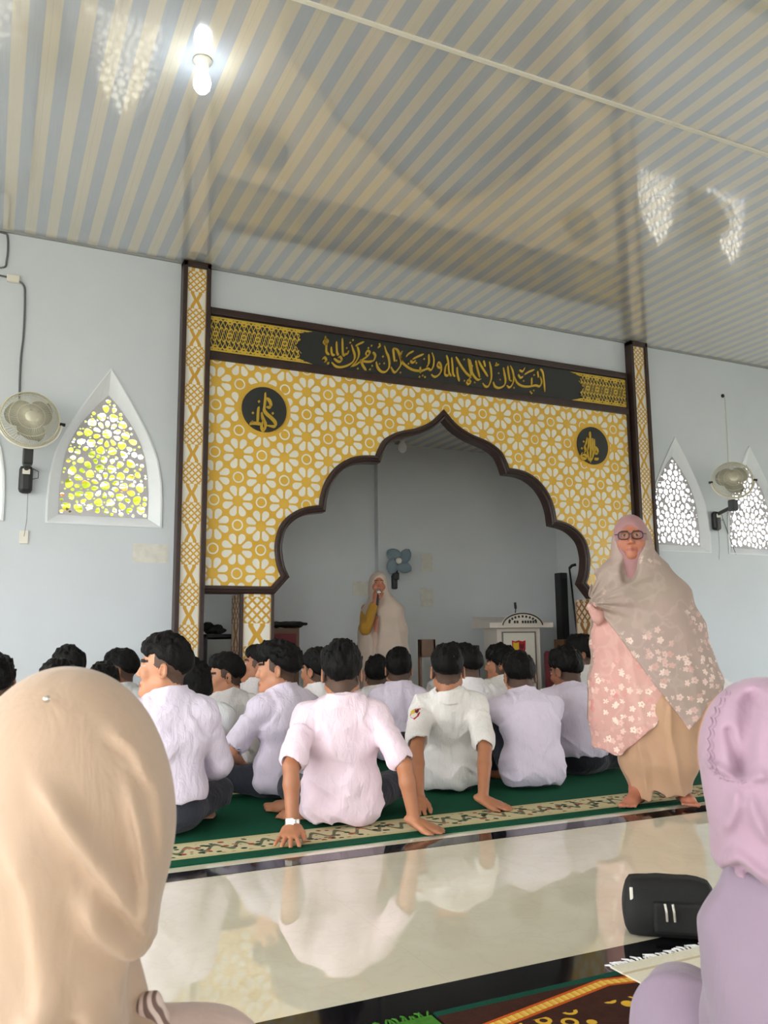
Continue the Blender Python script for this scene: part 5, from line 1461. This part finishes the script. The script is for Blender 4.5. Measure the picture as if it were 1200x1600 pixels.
# brown prayer rug
mm = new_mat('brown_rug', rough=.95, spec=.1); x, y, z, v = objxyz()
zig = e_abs(y - 1.815 + e_abs(e_frac((x - .15) / .9) - .5) * .18 - .045)
n = noise(v, 40, 3)
c = mixc(n, srgb(52, 30, 26), srgb(74, 44, 34))
gold = mixc(e_frac(x / .02), srgb(214, 150, 40), srgb(240, 206, 110))
c = mixc((zig < .013), c, gold); c = mixc((e_abs(zig - .018) < .004), c, srgb(206, 92, 30))
vo = voronoi(v, 18); ds = E(vo.outputs['Distance'])
c = mixc((e_abs(ds - .36) < .07) * (y < 1.765), c, srgb(222, 176, 60))
c = mixc(y > 1.882, c, srgb(20, 74, 60))
set_color(mm, c); set_bump(mm, noise(v, 260, 1), .5, .004); M['brown_rug'] = mm
slab('prayer_rug', (1.02, .70, .0016), (1.72, 1.905, .0052), M['brown_rug'], 'dark brown prayer rug with gold zigzag and teal edge, at the bottom of the picture', 'rug')
mm = new_mat('green_rug', rough=.95, spec=.1); x, y, z, v = objxyz()
c = mixc(noise(v, 60, 3), srgb(38, 96, 30), srgb(84, 140, 52)); vo = voronoi(v, 30)
c = mixc((E(vo.outputs['Distance']) < .22) * (y < 1.85), c, srgb(214, 220, 180)); set_color(mm, c); set_bump(mm, noise(v, 260, 1), .5, .004); M['green_rug'] = mm
gr = thing('fringed_rug', 'bright green prayer rug with cream motifs, beside the brown rug', 'rug', (0, 0, 0))
MB().box((.50, .70, .0016), (1.01, 1.895, .0055), .001).build('rug_cloth', M['green_rug'], gr)
mb = MB(); rug_fringe(mb, .505, 1.005, 1.893, 46, .03, rnd, .004); mb.build('fringe', M['green_rug'], gr, True)

# ------------------------------------------------------------------ wall fans
def fan(label, cx, cz, hy, tilt, yaw, blade, wall_y, group, r=.205, base_z=None, cage=True, nb=3):
    """hy = distance of the cage centre from the wall"""
    t = thing('wall_fan', label, 'fan', (cx, wall_y, cz), 0, group)
    Rm = Matrix.Translation((0, -hy, 0)) @ Matrix.Rotation(yaw, 4, 'Z') @ Matrix.Rotation(PI / 2 + tilt, 4, 'X')      # local z looks into the hall
    if cage:
        mb = MB()
        for rr, zz, th in ((1, 0, .0055), (.97, .035, .003), (.97, -.03, .003), (.72, .058, .0018), (.46, .068, .0018)):
            mb.tube([Rm @ Vector((r*rr*math.cos(a), r*rr*math.sin(a), zz)) for a in [2*PI*k/48 for k in range(48)]], th * 1.3, 6, closed=True)
        for k in range(100):
            a = 2*PI*k/100; b = a + .35
            mb.tube([Rm @ Vector((r*q*math.cos(a + (b-a)*(1-q)), r*q*math.sin(a + (b-a)*(1-q)), zz)) for q, zz in ((1, .0), (.95, .036), (.72, .060), (.46, .070), (.2, .072))], .0017, 4, cap=False)
            if k % 2 == 0: mb.tube([Rm @ Vector((r*q*math.cos(a), r*q*math.sin(a), zz)) for q, zz in ((1, .0), (.95, -.032), (.6, -.055), (.25, -.06))], .0017, 4, cap=False)
        mb.build('cage', M['steel'], t, True)
        MB().lathe([(.001, .074), (.040, .074), (.044, .070), (.040, .064)], 20, Rm).build('badge_disc', M['steel'], t, True)
    hub = MB().lathe([(.03, -.01), (.034, .0), (.034, .03), (.026, .042), (.002, .046)], 20, Rm).build('hub', M['white_plastic'] if not cage else M[blade], t, True)
    for k in range(nb):
        a0 = 2*PI*k/nb + .5; vs = []; fs = []
        for i in range(9):
            q = i / 8; rad = .03 + (r*.86 - .03) * q
            wd = (.085 if nb == 3 else .075) * math.sin(PI * min(1, .25 + q*.70)) ** .7 * (1.15 if nb == 3 else .95); sweep = .35 * q
            for j, u in enumerate((-1, -.5, 0, .5, 1)):
                if q > .85: wd2 = wd * math.sqrt(max(.05, 1 - ((q-.85)/.16)**2))
                else: wd2 = wd
                y = u * wd2; x_ = rad
                zz = .012 - u * .020 + .006 * (1 - u*u)
                ca, sa = math.cos(a0 + sweep), math.sin(a0 + sweep)
                vs.append(Rm @ Vector((x_*ca - y*sa, x_*sa + y*ca, zz)))
        n0 = len(vs); vs += [v + (Rm.to_3x3() @ Vector((0, 0, -.003))) for v in vs]
        for i in range(8):
            for j in range(4):
                p = i*5 + j; fs.append((p, p+1, p+6, p+5)); fs.append((n0+p, n0+p+5, n0+p+6, n0+p+1))
        ring = [i*5 for i in range(9)] + [40+j for j in range(1, 5)] + [i*5+4 for i in range(7, -1, -1)] + [3, 2, 1]
        fs += [(ring[i], n0+ring[i], n0+ring[(i+1) % len(ring)], ring[(i+1) % len(ring)]) for i in range(len(ring))]
        mesh_obj('blade', vs, fs, M[blade], hub, True)
    MB().lathe([(.02, -.16), (.055, -.15), (.062, -.10), (.058, -.02), (.03, -.01)], 20, Rm).build('motor_housing', M['black_plastic'] if cage else M['brown_wood'], t, True)
    if cage:
        pts = [Rm @ Vector((1.07*r*math.cos(a), 1.07*r*math.sin(a), 0)) for a in [PI*1.02 + (PI*.96)*k/24 for k in range(25)]]
        MB().tube(pts, .008, 8).build('yoke', M['white_plastic'], t, True)
        for a in (PI*1.02, PI*1.98): 
            c = Rm @ Vector((1.05*r*math.cos(a), 1.05*r*math.sin(a), 0)); d = (Rm.to_3x3() @ Vector((math.cos(a), math.sin(a), 0)))
            MB().tube([c - d*.012, c + d*.030], .013, 10).build('knob', M['black_plastic'], t, True)
    dz = -r * 1.06
    foot = Rm @ Vector((0, -1.07*r, 0)) if cage else Rm @ Vector((0, 0, -.12))
    br = MB().box((-.036, -hy - .02, dz - .12), (.036, -hy + .06, dz + .005), .012) if cage else MB().box((-.03, -.10, -.2), (.03, -.03, -.12), .01)
    br.build('neck', M['black_plastic'], t)
    MB().tube([(0, -hy + .03, dz - .07), (0, -.03, dz - .13)] if cage else [(0, -.07, -.15), (0, -hy + .06, -.02)], .02, 10).build('arm', M['black_plastic'], t)
    base = MB().box((-.048, -.075, dz - .30), (.048, -.0, dz - .09), .03) if cage else MB().box((-.03, -.06, -.30), (.03, 0, -.14), .015)
    base.build('wall_base', M['black_plastic'], t)
    if cage:
        MB().box((-.026, -.079, dz - .16), (.026, -.070, dz - .12), .002).build('label_plate', M['white_plastic'], t)
        MB().tube([(.02, -.04, dz - .28), (.022, -.035, dz - .5), (.01, -.03, dz - .62)], .002, 5).build('pull_cord', M['cable_grey'], t)
        MB().tube([(.045, -.04, dz - .11), (.085, -.05, dz - .13), (.085, -.05, dz - .18), (.045, -.045, dz - .19)], .003, 6).build('cord', M['black_plastic'], t)
    return t
fan('large wall fan with steel cage left of the mural beside the pointed window', .205, 2.49, .24, -.10, .08, 'fan_blade', D, 'wall fans on the front wall')
fan('large wall fan with steel cage right of the mural, between two pointed windows', 7.20, 2.53, .30, -.26, -.72, 'fan_blade', D, 'wall fans on the front wall')
fan('small uncaged grey-blue fan on the niche column above the speaker', 4.05, 1.71, .15, -.05, -.50, 'fan_blade_blue', NY - .09, None, r=.20, cage=False, nb=4)

# cables above the fans
def cable(name, pts, r, label, mat='cable_grey'):
    o = MB().tube(catmull(pts, 5), r, 6).build(name, M[mat], None, True); return tag(o, label, 'cable')
cable('power_cable', [(-.30, D - .008, 3.66), (-.02, D - .008, 3.645), (.05, D - .008, 3.635), (.115, D - .008, 3.60), (.13, D - .008, 3.5), (.135, D - .008, 3.2), (.125, D - .008, 2.95), (.14, D - .01, 2.42)], .0075, 'thin grey cable running down the wall to the left fan')
cable('power_cable', [(-.30, D - .008, 4.0), (-.06, D - .008, 3.995), (-.015, D - .008, 3.96), (-.012, D - .008, 3.78), (-.05, D - .008, 3.71), (-.30, D - .008, 3.70)], .0075, 'thin grey cable looping under the ceiling at the left picture edge')
tag(MB().box((-.005, D - .03, 3.605), (.085, D, 3.665), .008).build('cable_connector', M['white_plastic']), 'small ivory cable connector above the left fan', 'connector')
cable('power_cable', [(7.50, D - .006, 3.56), (7.50, D - .006, 3.2), (7.48, D - .006, 2.6), (7.45, D - .006, 2.15)], .004, 'thin pale cable running down the wall to the right fan', 'white_plastic')
tag(MB().lathe([(.022, 0), (.022, .012), (.012, .02)], 12, Matrix.Translation((7.47, D, 3.58)) @ Matrix.Rotation(PI/2, 4, 'X')).build('wall_hook', M['black_plastic']), 'small black hook high on the wall above the right fan', 'hook')
cable('power_cable', [(7.34, D - .006, 2.15), (7.42, D - .006, 1.95), (7.50, D - .006, 1.76)], .004, 'thin cable hanging below the right fan', 'cable_grey')
tag(MB().box((.185, D - .012, 1.60), (.245, D, 1.70), .003).build('wall_switch', M['white_plastic']), 'small ivory switch on the wall below the left fan', 'switch')
def note(label, x0, x1, z0, z1, y, rows, cols):
    o = MB().box((x0, y - .003, z0), (x1, y, z1)).build('wall_paper', M['paper']); tag(o, label, 'paper', None)
    return o
note('pale paper strips taped on the wall below the left pointed window', 1.00, 1.275, 1.485, 1.635, D, 1, 2)
note('pale sheet taped on the niche wall left of the speaker', 3.60, 3.80, 1.34, 1.50, NY, 1, 3)
note('pale sheet on the niche wall right of the fan, upper of the two', 4.45, 4.60, 1.62, 1.84, NY, 1, 1)
note('pale sheet on the niche wall right of the speaker, lower of the two', 4.43, 4.60, 1.22, 1.44, NY, 1, 1)

# ------------------------------------------------------------------ lamps
def bulb(label, x, y, zc, lit, r=.048):
    t = thing('bulb_lamp', label, 'lamp', (x, y, zc))
    MB().lathe([(.052, 0), (.052, -.012), (.036, -.02), (.034, -.06), (.026, -.066)], 20).build('socket', M['white_plastic'], t, True)
    mm = new_mat('bulb_glow' if lit else 'bulb_unlit', (.95, .98, 1, 1), .3)
    if lit: bsdf(mm).inputs['Emission Color'].default_value = (.86, .95, 1, 1); bsdf(mm).inputs['Emission Strength'].default_value = 30
    MB().lathe([(.016, -.062), (.024, -.075), (r*.86, -.10), (r, -.135), (r*.9, -.165), (r*.55, -.188), (.004, -.197)], 24).build('bulb', mm, t, True)
    return t
bulb('lit white bulb in a ceramic holder on the striped ceiling', .90, 4.16, CEIL, True)
bulb('unlit white bulb on the niche ceiling behind the arch', 4.02, 8.0, 3.08, False)

# ------------------------------------------------------------------ niche furniture
pod = thing('podium', 'white speaking podium with a shield emblem in the niche', 'podium', (5.24, 7.82, 0), math.radians(-10))
MB().box((-.24, -.17, .10), (.27, .20, .98), .006).build('body', M['podium_white'], pod)
MB().box((-.33, -.24, .0), (.36, .26, .10), .01).build('plinth', M['podium_white'], pod)
mb = MB(); mb.add([(-.36, -.27, .975), (.38, -.27, .975), (.38, .24, .975), (-.36, .24, .975), (-.36, -.27, 1.03), (.38, -.27, 1.03), (.38, .24, 1.10), (-.36, .24, 1.10)], [(0,3,2,1),(4,5,6,7),(0,1,5,4),(1,2,6,5),(2,3,7,6),(3,0,4,7)]); mb.build('desk_top', M['podium_white'], pod)
mb = MB(); mb.box((-.17, -.176, .20), (.20, -.169, .92)); pl = mb.build('front_panel', M['white_plastic'], pod)
mb = MB()
for a, b in (((-.185, .92), (.215, .935)), ((-.185, .19), (.215, .20)), ((-.185, .19), (-.17, .935)), ((.20, .19), (.215, .935))): mb.box((a[0], -.182, a[1]), (b[0], -.168, b[1]))
mb.build('panel_rim', M['podium_grey'], pod)
arcp = [(.02 + .25*math.cos(a), .985 + .155*math.sin(a)) for a in [PI*k/24 for k in range(25)]]
mb = MB(); n = len(arcp); mb.add([(x, -.275, z) for x, z in arcp] + [(x, -.255, z) for x, z in arcp], [tuple(range(n-1, -1, -1)), tuple(range(n, 2*n))] + [(i, (i+1) % n, n+(i+1) % n, n+i) for i in range(n)])
crest = mb.build('arched_crest', M['podium_white'], pod)
mb = MB()
arcs = [(.02 + .235*math.cos(a), -.278, .985 + .142*math.sin(a)) for a in [.12 + (PI-.24)*k/20 for k in range(21)]]
mb.tube(arcs, .007, 6); mb.build('crest_rim', M['green_text'], crest)
# lettering on the crest: an arched line of small dark characters and a straight one beneath, too small to read in the photo
mb = MB()
for k in range(9):
    a = PI * (.80 - .60 * k / 8); c = Vector((.02 + .185*math.cos(a), -.277, .99 + .105*math.sin(a)))
    mb.box((c.x - .011, c.y, c.z - .012), (c.x + .011, c.y + .003, c.z + .012), 0, None, Matrix.Translation(c) @ Matrix.Rotation(-(a - PI/2), 4, 'Y') @ Matrix.Translation(-c))
for k in range(11):
    if k in (1, 4): continue
    x = -.135 + k * .031; mb.box((x - .011, -.278, 1.022), (x + .011, -.275, 1.050))
mb.build('lettering', M['green_text'], crest)
def shield(parent, P, w, h):
    """P(u, v, lift) -> point; a two-colour shield with white wings"""
    out = [(-.5, .5), (-.25, .44), (0, .5), (.25, .44), (.5, .5), (.48, .0), (.36, -.28), (0, -.55), (-.36, -.28), (-.48, 0)]
    def poly(name, pts, mat, lift):
        n = len(pts); f = [P(u*w, v*h, lift) for u, v in pts]; b = [P(u*w, v*h, -.001) for u, v in pts]
        return mesh_obj(name, f + b, [tuple(range(n)), tuple(range(2*n-1, n-1, -1))] + [(i, n+i, n+(i+1) % n, (i+1) % n) for i in range(n)], M[mat], parent)
    e = poly('emblem', out, 'red', .0015)
    def sub(name, pts, mat, lift):
        o = poly(name, pts, mat, lift); o.parent = e; return o
    sub('emblem_field', [(-.42, .40), (-.2, .36), (0, .40), (0, .0), (-.36, -.08), (-.42, .1)], 'yellow', .0025)
    sub('emblem_wings', [(-.34, -.06), (-.1, -.02), (.1, -.16), (.30, -.04), (.24, -.26), (0, -.42), (-.24, -.26)], 'white_plastic', .003)
    sub('emblem_star', [(.05, .34), (.22, .26), (.40, .36), (.36, .08), (.22, -.02), (.06, .08)], 'maroon', .003)
    return e
shield(pod, lambda u, v, l: (.01 + u, -.177 - l, .745 + v), .16, .19)
mk = thing('gooseneck_microphone', 'thin black gooseneck microphone standing on the white podium', 'microphone', (5.26, 7.80, 1.098))
MB().tube([(.04, .02, -.015), (.045, .015, .05), (.035, -.01, .10)], .006, 8).build('stem', M['black_plastic'], mk, True)
MB().tube([(.037, -.004, .09), (.020, -.02, .155)], .014, 10).build('capsule', M['black_plastic'], mk, True)

cab = thing('cupboard', 'black open cupboard with a glass front behind the left pillar in the niche', 'cupboard', (1.83, 7.35, 0))
mb = MB()
for b in (((-.135, -.18, 0), (-.115, .18, .93)), ((.115, -.18, 0), (.135, .18, .93)), ((-.135, -.18, .90), (.135, .18, .93)), ((-.135, .16, 0), (.135, .18, .93)), ((-.135, -.18, .0), (.135, .18, .04)), ((-.135, -.18, .62), (.135, .18, .645))): mb.box(*b, .003)
mb.build('carcass', M['cupboard_black'], cab)
MB().box((-.112, -.172, .655), (.112, -.166, .885)).build('glass_front', plain('cab_glass', (150, 152, 150), .15), cab)
for i, (x0, x1, h, mt) in enumerate(((-.09, -.05, .10, 'denim'), (-.045, -.0, .07, 'paper'), (.01, .05, .13, 'cupboard_black'), (.055, .10, .09, 'denim'))):
    tag(MB().box((1.83 + x0, 7.35 - .182, .655), (1.83 + x1, 7.35 - .1735, .655 + h), .002).build('booklet', M[mt]), ['blue booklet at the left end of the cupboard shelf', 'pale booklet on the cupboard shelf, second from the left', 'tall dark booklet on the cupboard shelf, third from the left', 'blue booklet at the right end of the cupboard shelf'][i], 'booklet', 'booklets in the cupboard') 
F = Field(); F.ell((0, 0, .03), (.085, .07, .035), None, .03); F.ell((-.05, .01, .06), (.05, .045, .03), None, .03); F.ell((.05, 0, .025), (.06, .05, .03), None, .03)
F.disp = lambda P: ridge(P * 22, 3) * .012; F.clips.append(lambda P: .001 - P[..., 2])
o = field_obj('cloth_bundle', F, .008, M['black_fabric']); o.location = (1.80, 7.33, .939); tag(o, 'crumpled black cloth on top of the cupboard', 'cloth')
bx = thing('wooden_cabinet', 'dark brown wooden loudspeaker cabinet at the left of the niche', 'cabinet', (2.57, 7.85, 0))
MB().box((-.16, -.16, 0), (.16, .16, .985), .008).build('box', M['brown_wood'], bx)
MB().box((-.125, -.168, .55), (.125, -.158, .93), .004).build('grille', M['maroon'], bx)
F = Field(); F.rc((-.17, 0, .012), (.19, 0, .012), .02, .02, .02); F.lens((-.20, 0, .018), (.21, 0, .018), (0, 1, 0), .17, .016, .17, .016, .03)
F.disp = lambda P: ridge(P * A3(11, 9, 4), 8) * .008
o = field_obj('cover_cloth', F, .008, M['black_fabric']); o.location = (2.585, 7.85, 1.004); tag(o, 'black cloth laid over the wooden loudspeaker cabinet', 'cloth')
cs = thing('column_speaker', 'tall slim black column loudspeaker by the right niche wall', 'speaker', (6.085, 8.0, 0))
MB().box((-.05, -.06, .03), (.05, .06, 1.615), .008).build('column', M['black_plastic'], cs); MB().box((-.11, -.13, 0), (.11, .13, .03), .006).build('base', M['black_plastic'], cs); MB().box((-.034, -.066, .4), (.034, -.058, 1.55), .003).build('grille', M['black_fabric'], cs)
ms = thing('microphone_stand', 'thin black microphone stand leaning beside the column loudspeaker', 'stand', (6.05, 7.66, 0))
MB().lathe([(.13, 0), (.13, .015), (.03, .03), (.012, .04)], 24).build('base', M['black_plastic'], ms, True)
MB().tube([(0, 0, .02), (-.02, 0, .8), (-.10, 0, 1.645)], .011, 8).build('pole', M['black_plastic'], ms, True)
MB().tube([(-.10, 0, 1.64), (-.085, -.03, 1.67), (-.05, -.06, 1.68)], .017, 8).build('clip', M['black_plastic'], ms, True)
wp = thing('wooden_stand', 'narrow brown wooden book stand behind the students, below the speaker', 'stand', (3.755, 7.02, 0))
MB().box((-.085, -.02, .10), (-.06, .02, .865), .004).box((.06, -.02, .10), (.085, .02, .865), .004).build('upright', M['brown_wood'], wp); MB().box((-.085, -.02, .70), (.085, .015, .865), .004).build('back_board', M['brown_wood'], wp); MB().box((-.10, -.10, 0), (.10, .12, .10), .006).build('foot', M['brown_wood'], wp)
bk = thing('box_speaker', 'low black loudspeaker box on the niche floor', 'speaker', (4.36, 7.45, 0))
MB().box((-.16, -.14, 0), (.16, .14, .80), .012).build('cabinet', M['black_plastic'], bk); MB().lathe([(.09, 0), (.10, .006), (.02, .012)], 24, Matrix.Translation((0, -.14, .6)) @ Matrix.Rotation(PI/2, 4, 'X')).build('cone', M['black_fabric'], bk)
wb = thing('wooden_stand', 'brown wooden stand just right of the white podium', 'stand', (5.75, 7.55, 0))
MB().box((-.07, -.09, .03), (.07, .09, .845), .006).build('pedestal', M['brown_wood'], wb); MB().box((-.10, -.12, 0), (.10, .12, .03), .004).build('foot', M['brown_wood'], wb)
ch = thing('prayer_mat_roll', 'maroon patterned rolled carpet standing before the podium', 'carpet', (5.30, 7.12, 0))
MB().lathe([(.10, 0), (.11, .02), (.11, .70), (.095, .73), (.02, .725)], 24).build('roll', M['maroon'], ch, True)
# shield badge on the left sleeve of the cream-shirted student
def surf_badge(info, key, u_dir_world=None, w=.052, h=.066, at=.42, ang=0.0):
    S, El, Wp, a = info['J'][key]; F = info['F']; axd = unit(El - S); c = S + (El - S) * at
    out = ang_dir = unit(A3(-.36 if key == 'l' else .75, -.93 if key == 'l' else -.66, .0) - axd * float(A3(-.36 if key == 'l' else .75, -.93 if key == 'l' else -.66, 0) @ axd)); side = unit(np.cross(axd, out)) * (-1 if key == 'l' else 1)
    if side[0] < 0: side = -side
    def P(u, v, l):
        p = c - axd * v + side * u + out * .12
        for _ in range(14):
            d = float(F.ev(p[None, None, :].astype(np.float32))[0, 0]); p = p - out * (d * .8)
        return tuple((p + out * (.0012 + l)).tolist())
    return P

# the badge and the watch
def badge_on(info, root, key, at=.40):
    Pf = surf_badge(info, key, at=at)
    def P(u, v, l): return Pf(u, v, l)
    shield(root, lambda u, v, l: P(u, v, max(l, .0)), .062, .080)
badge_on(B3, b3, 'l', .38)
badge_on(B6, b6, 'r', .30)
S, El, Wp, a_ = B2['J']['l']
ax = Vector(unit(Wp - El).tolist()); c = Vector((Wp - unit(Wp - El) * .018).tolist())
up = Vector((-.35, -.85, .45)); up = (up - ax * up.dot(ax)).normalized(); sd = ax.cross(up)
mb = MB(); ring = [c + up * math.cos(q) * .0275 + sd * math.sin(q) * .031 for q in [2*PI*k/28 for k in range(28)]]
vs = []; 
for p in ring:
    r_ = (p - c).normalized(); vs += [p - ax * .009, p + ax * .009, p + ax * .009 + r_ * .003, p - ax * .009 + r_ * .003]
n = len(ring); fs = [(i*4 + j, i*4 + (j+1) % 4, ((i+1) % n)*4 + (j+1) % 4, ((i+1) % n)*4 + j) for i in range(n) for j in range(4)]
mb.add(vs, fs)
t = thing('wrist_watch', 'silver watch with a pale square dial on the left wrist of the pink-shirted student', 'watch', b2.location, b2.rotation_euler[2])
mb.build('bracelet', M['silver'], t)
Mw = Matrix((sd, ax, up)).transposed().to_4x4(); Mw.translation = c + up * .029
MB().box((-.019, -.018, -.002), (.019, .018, .007), .004, None, Mw).build('case', M['silver'], t)
MB().box((-.015, -.014, .007), (.015, .014, .0078), 0, None, Mw).build('dial', M['white_plastic'], t)
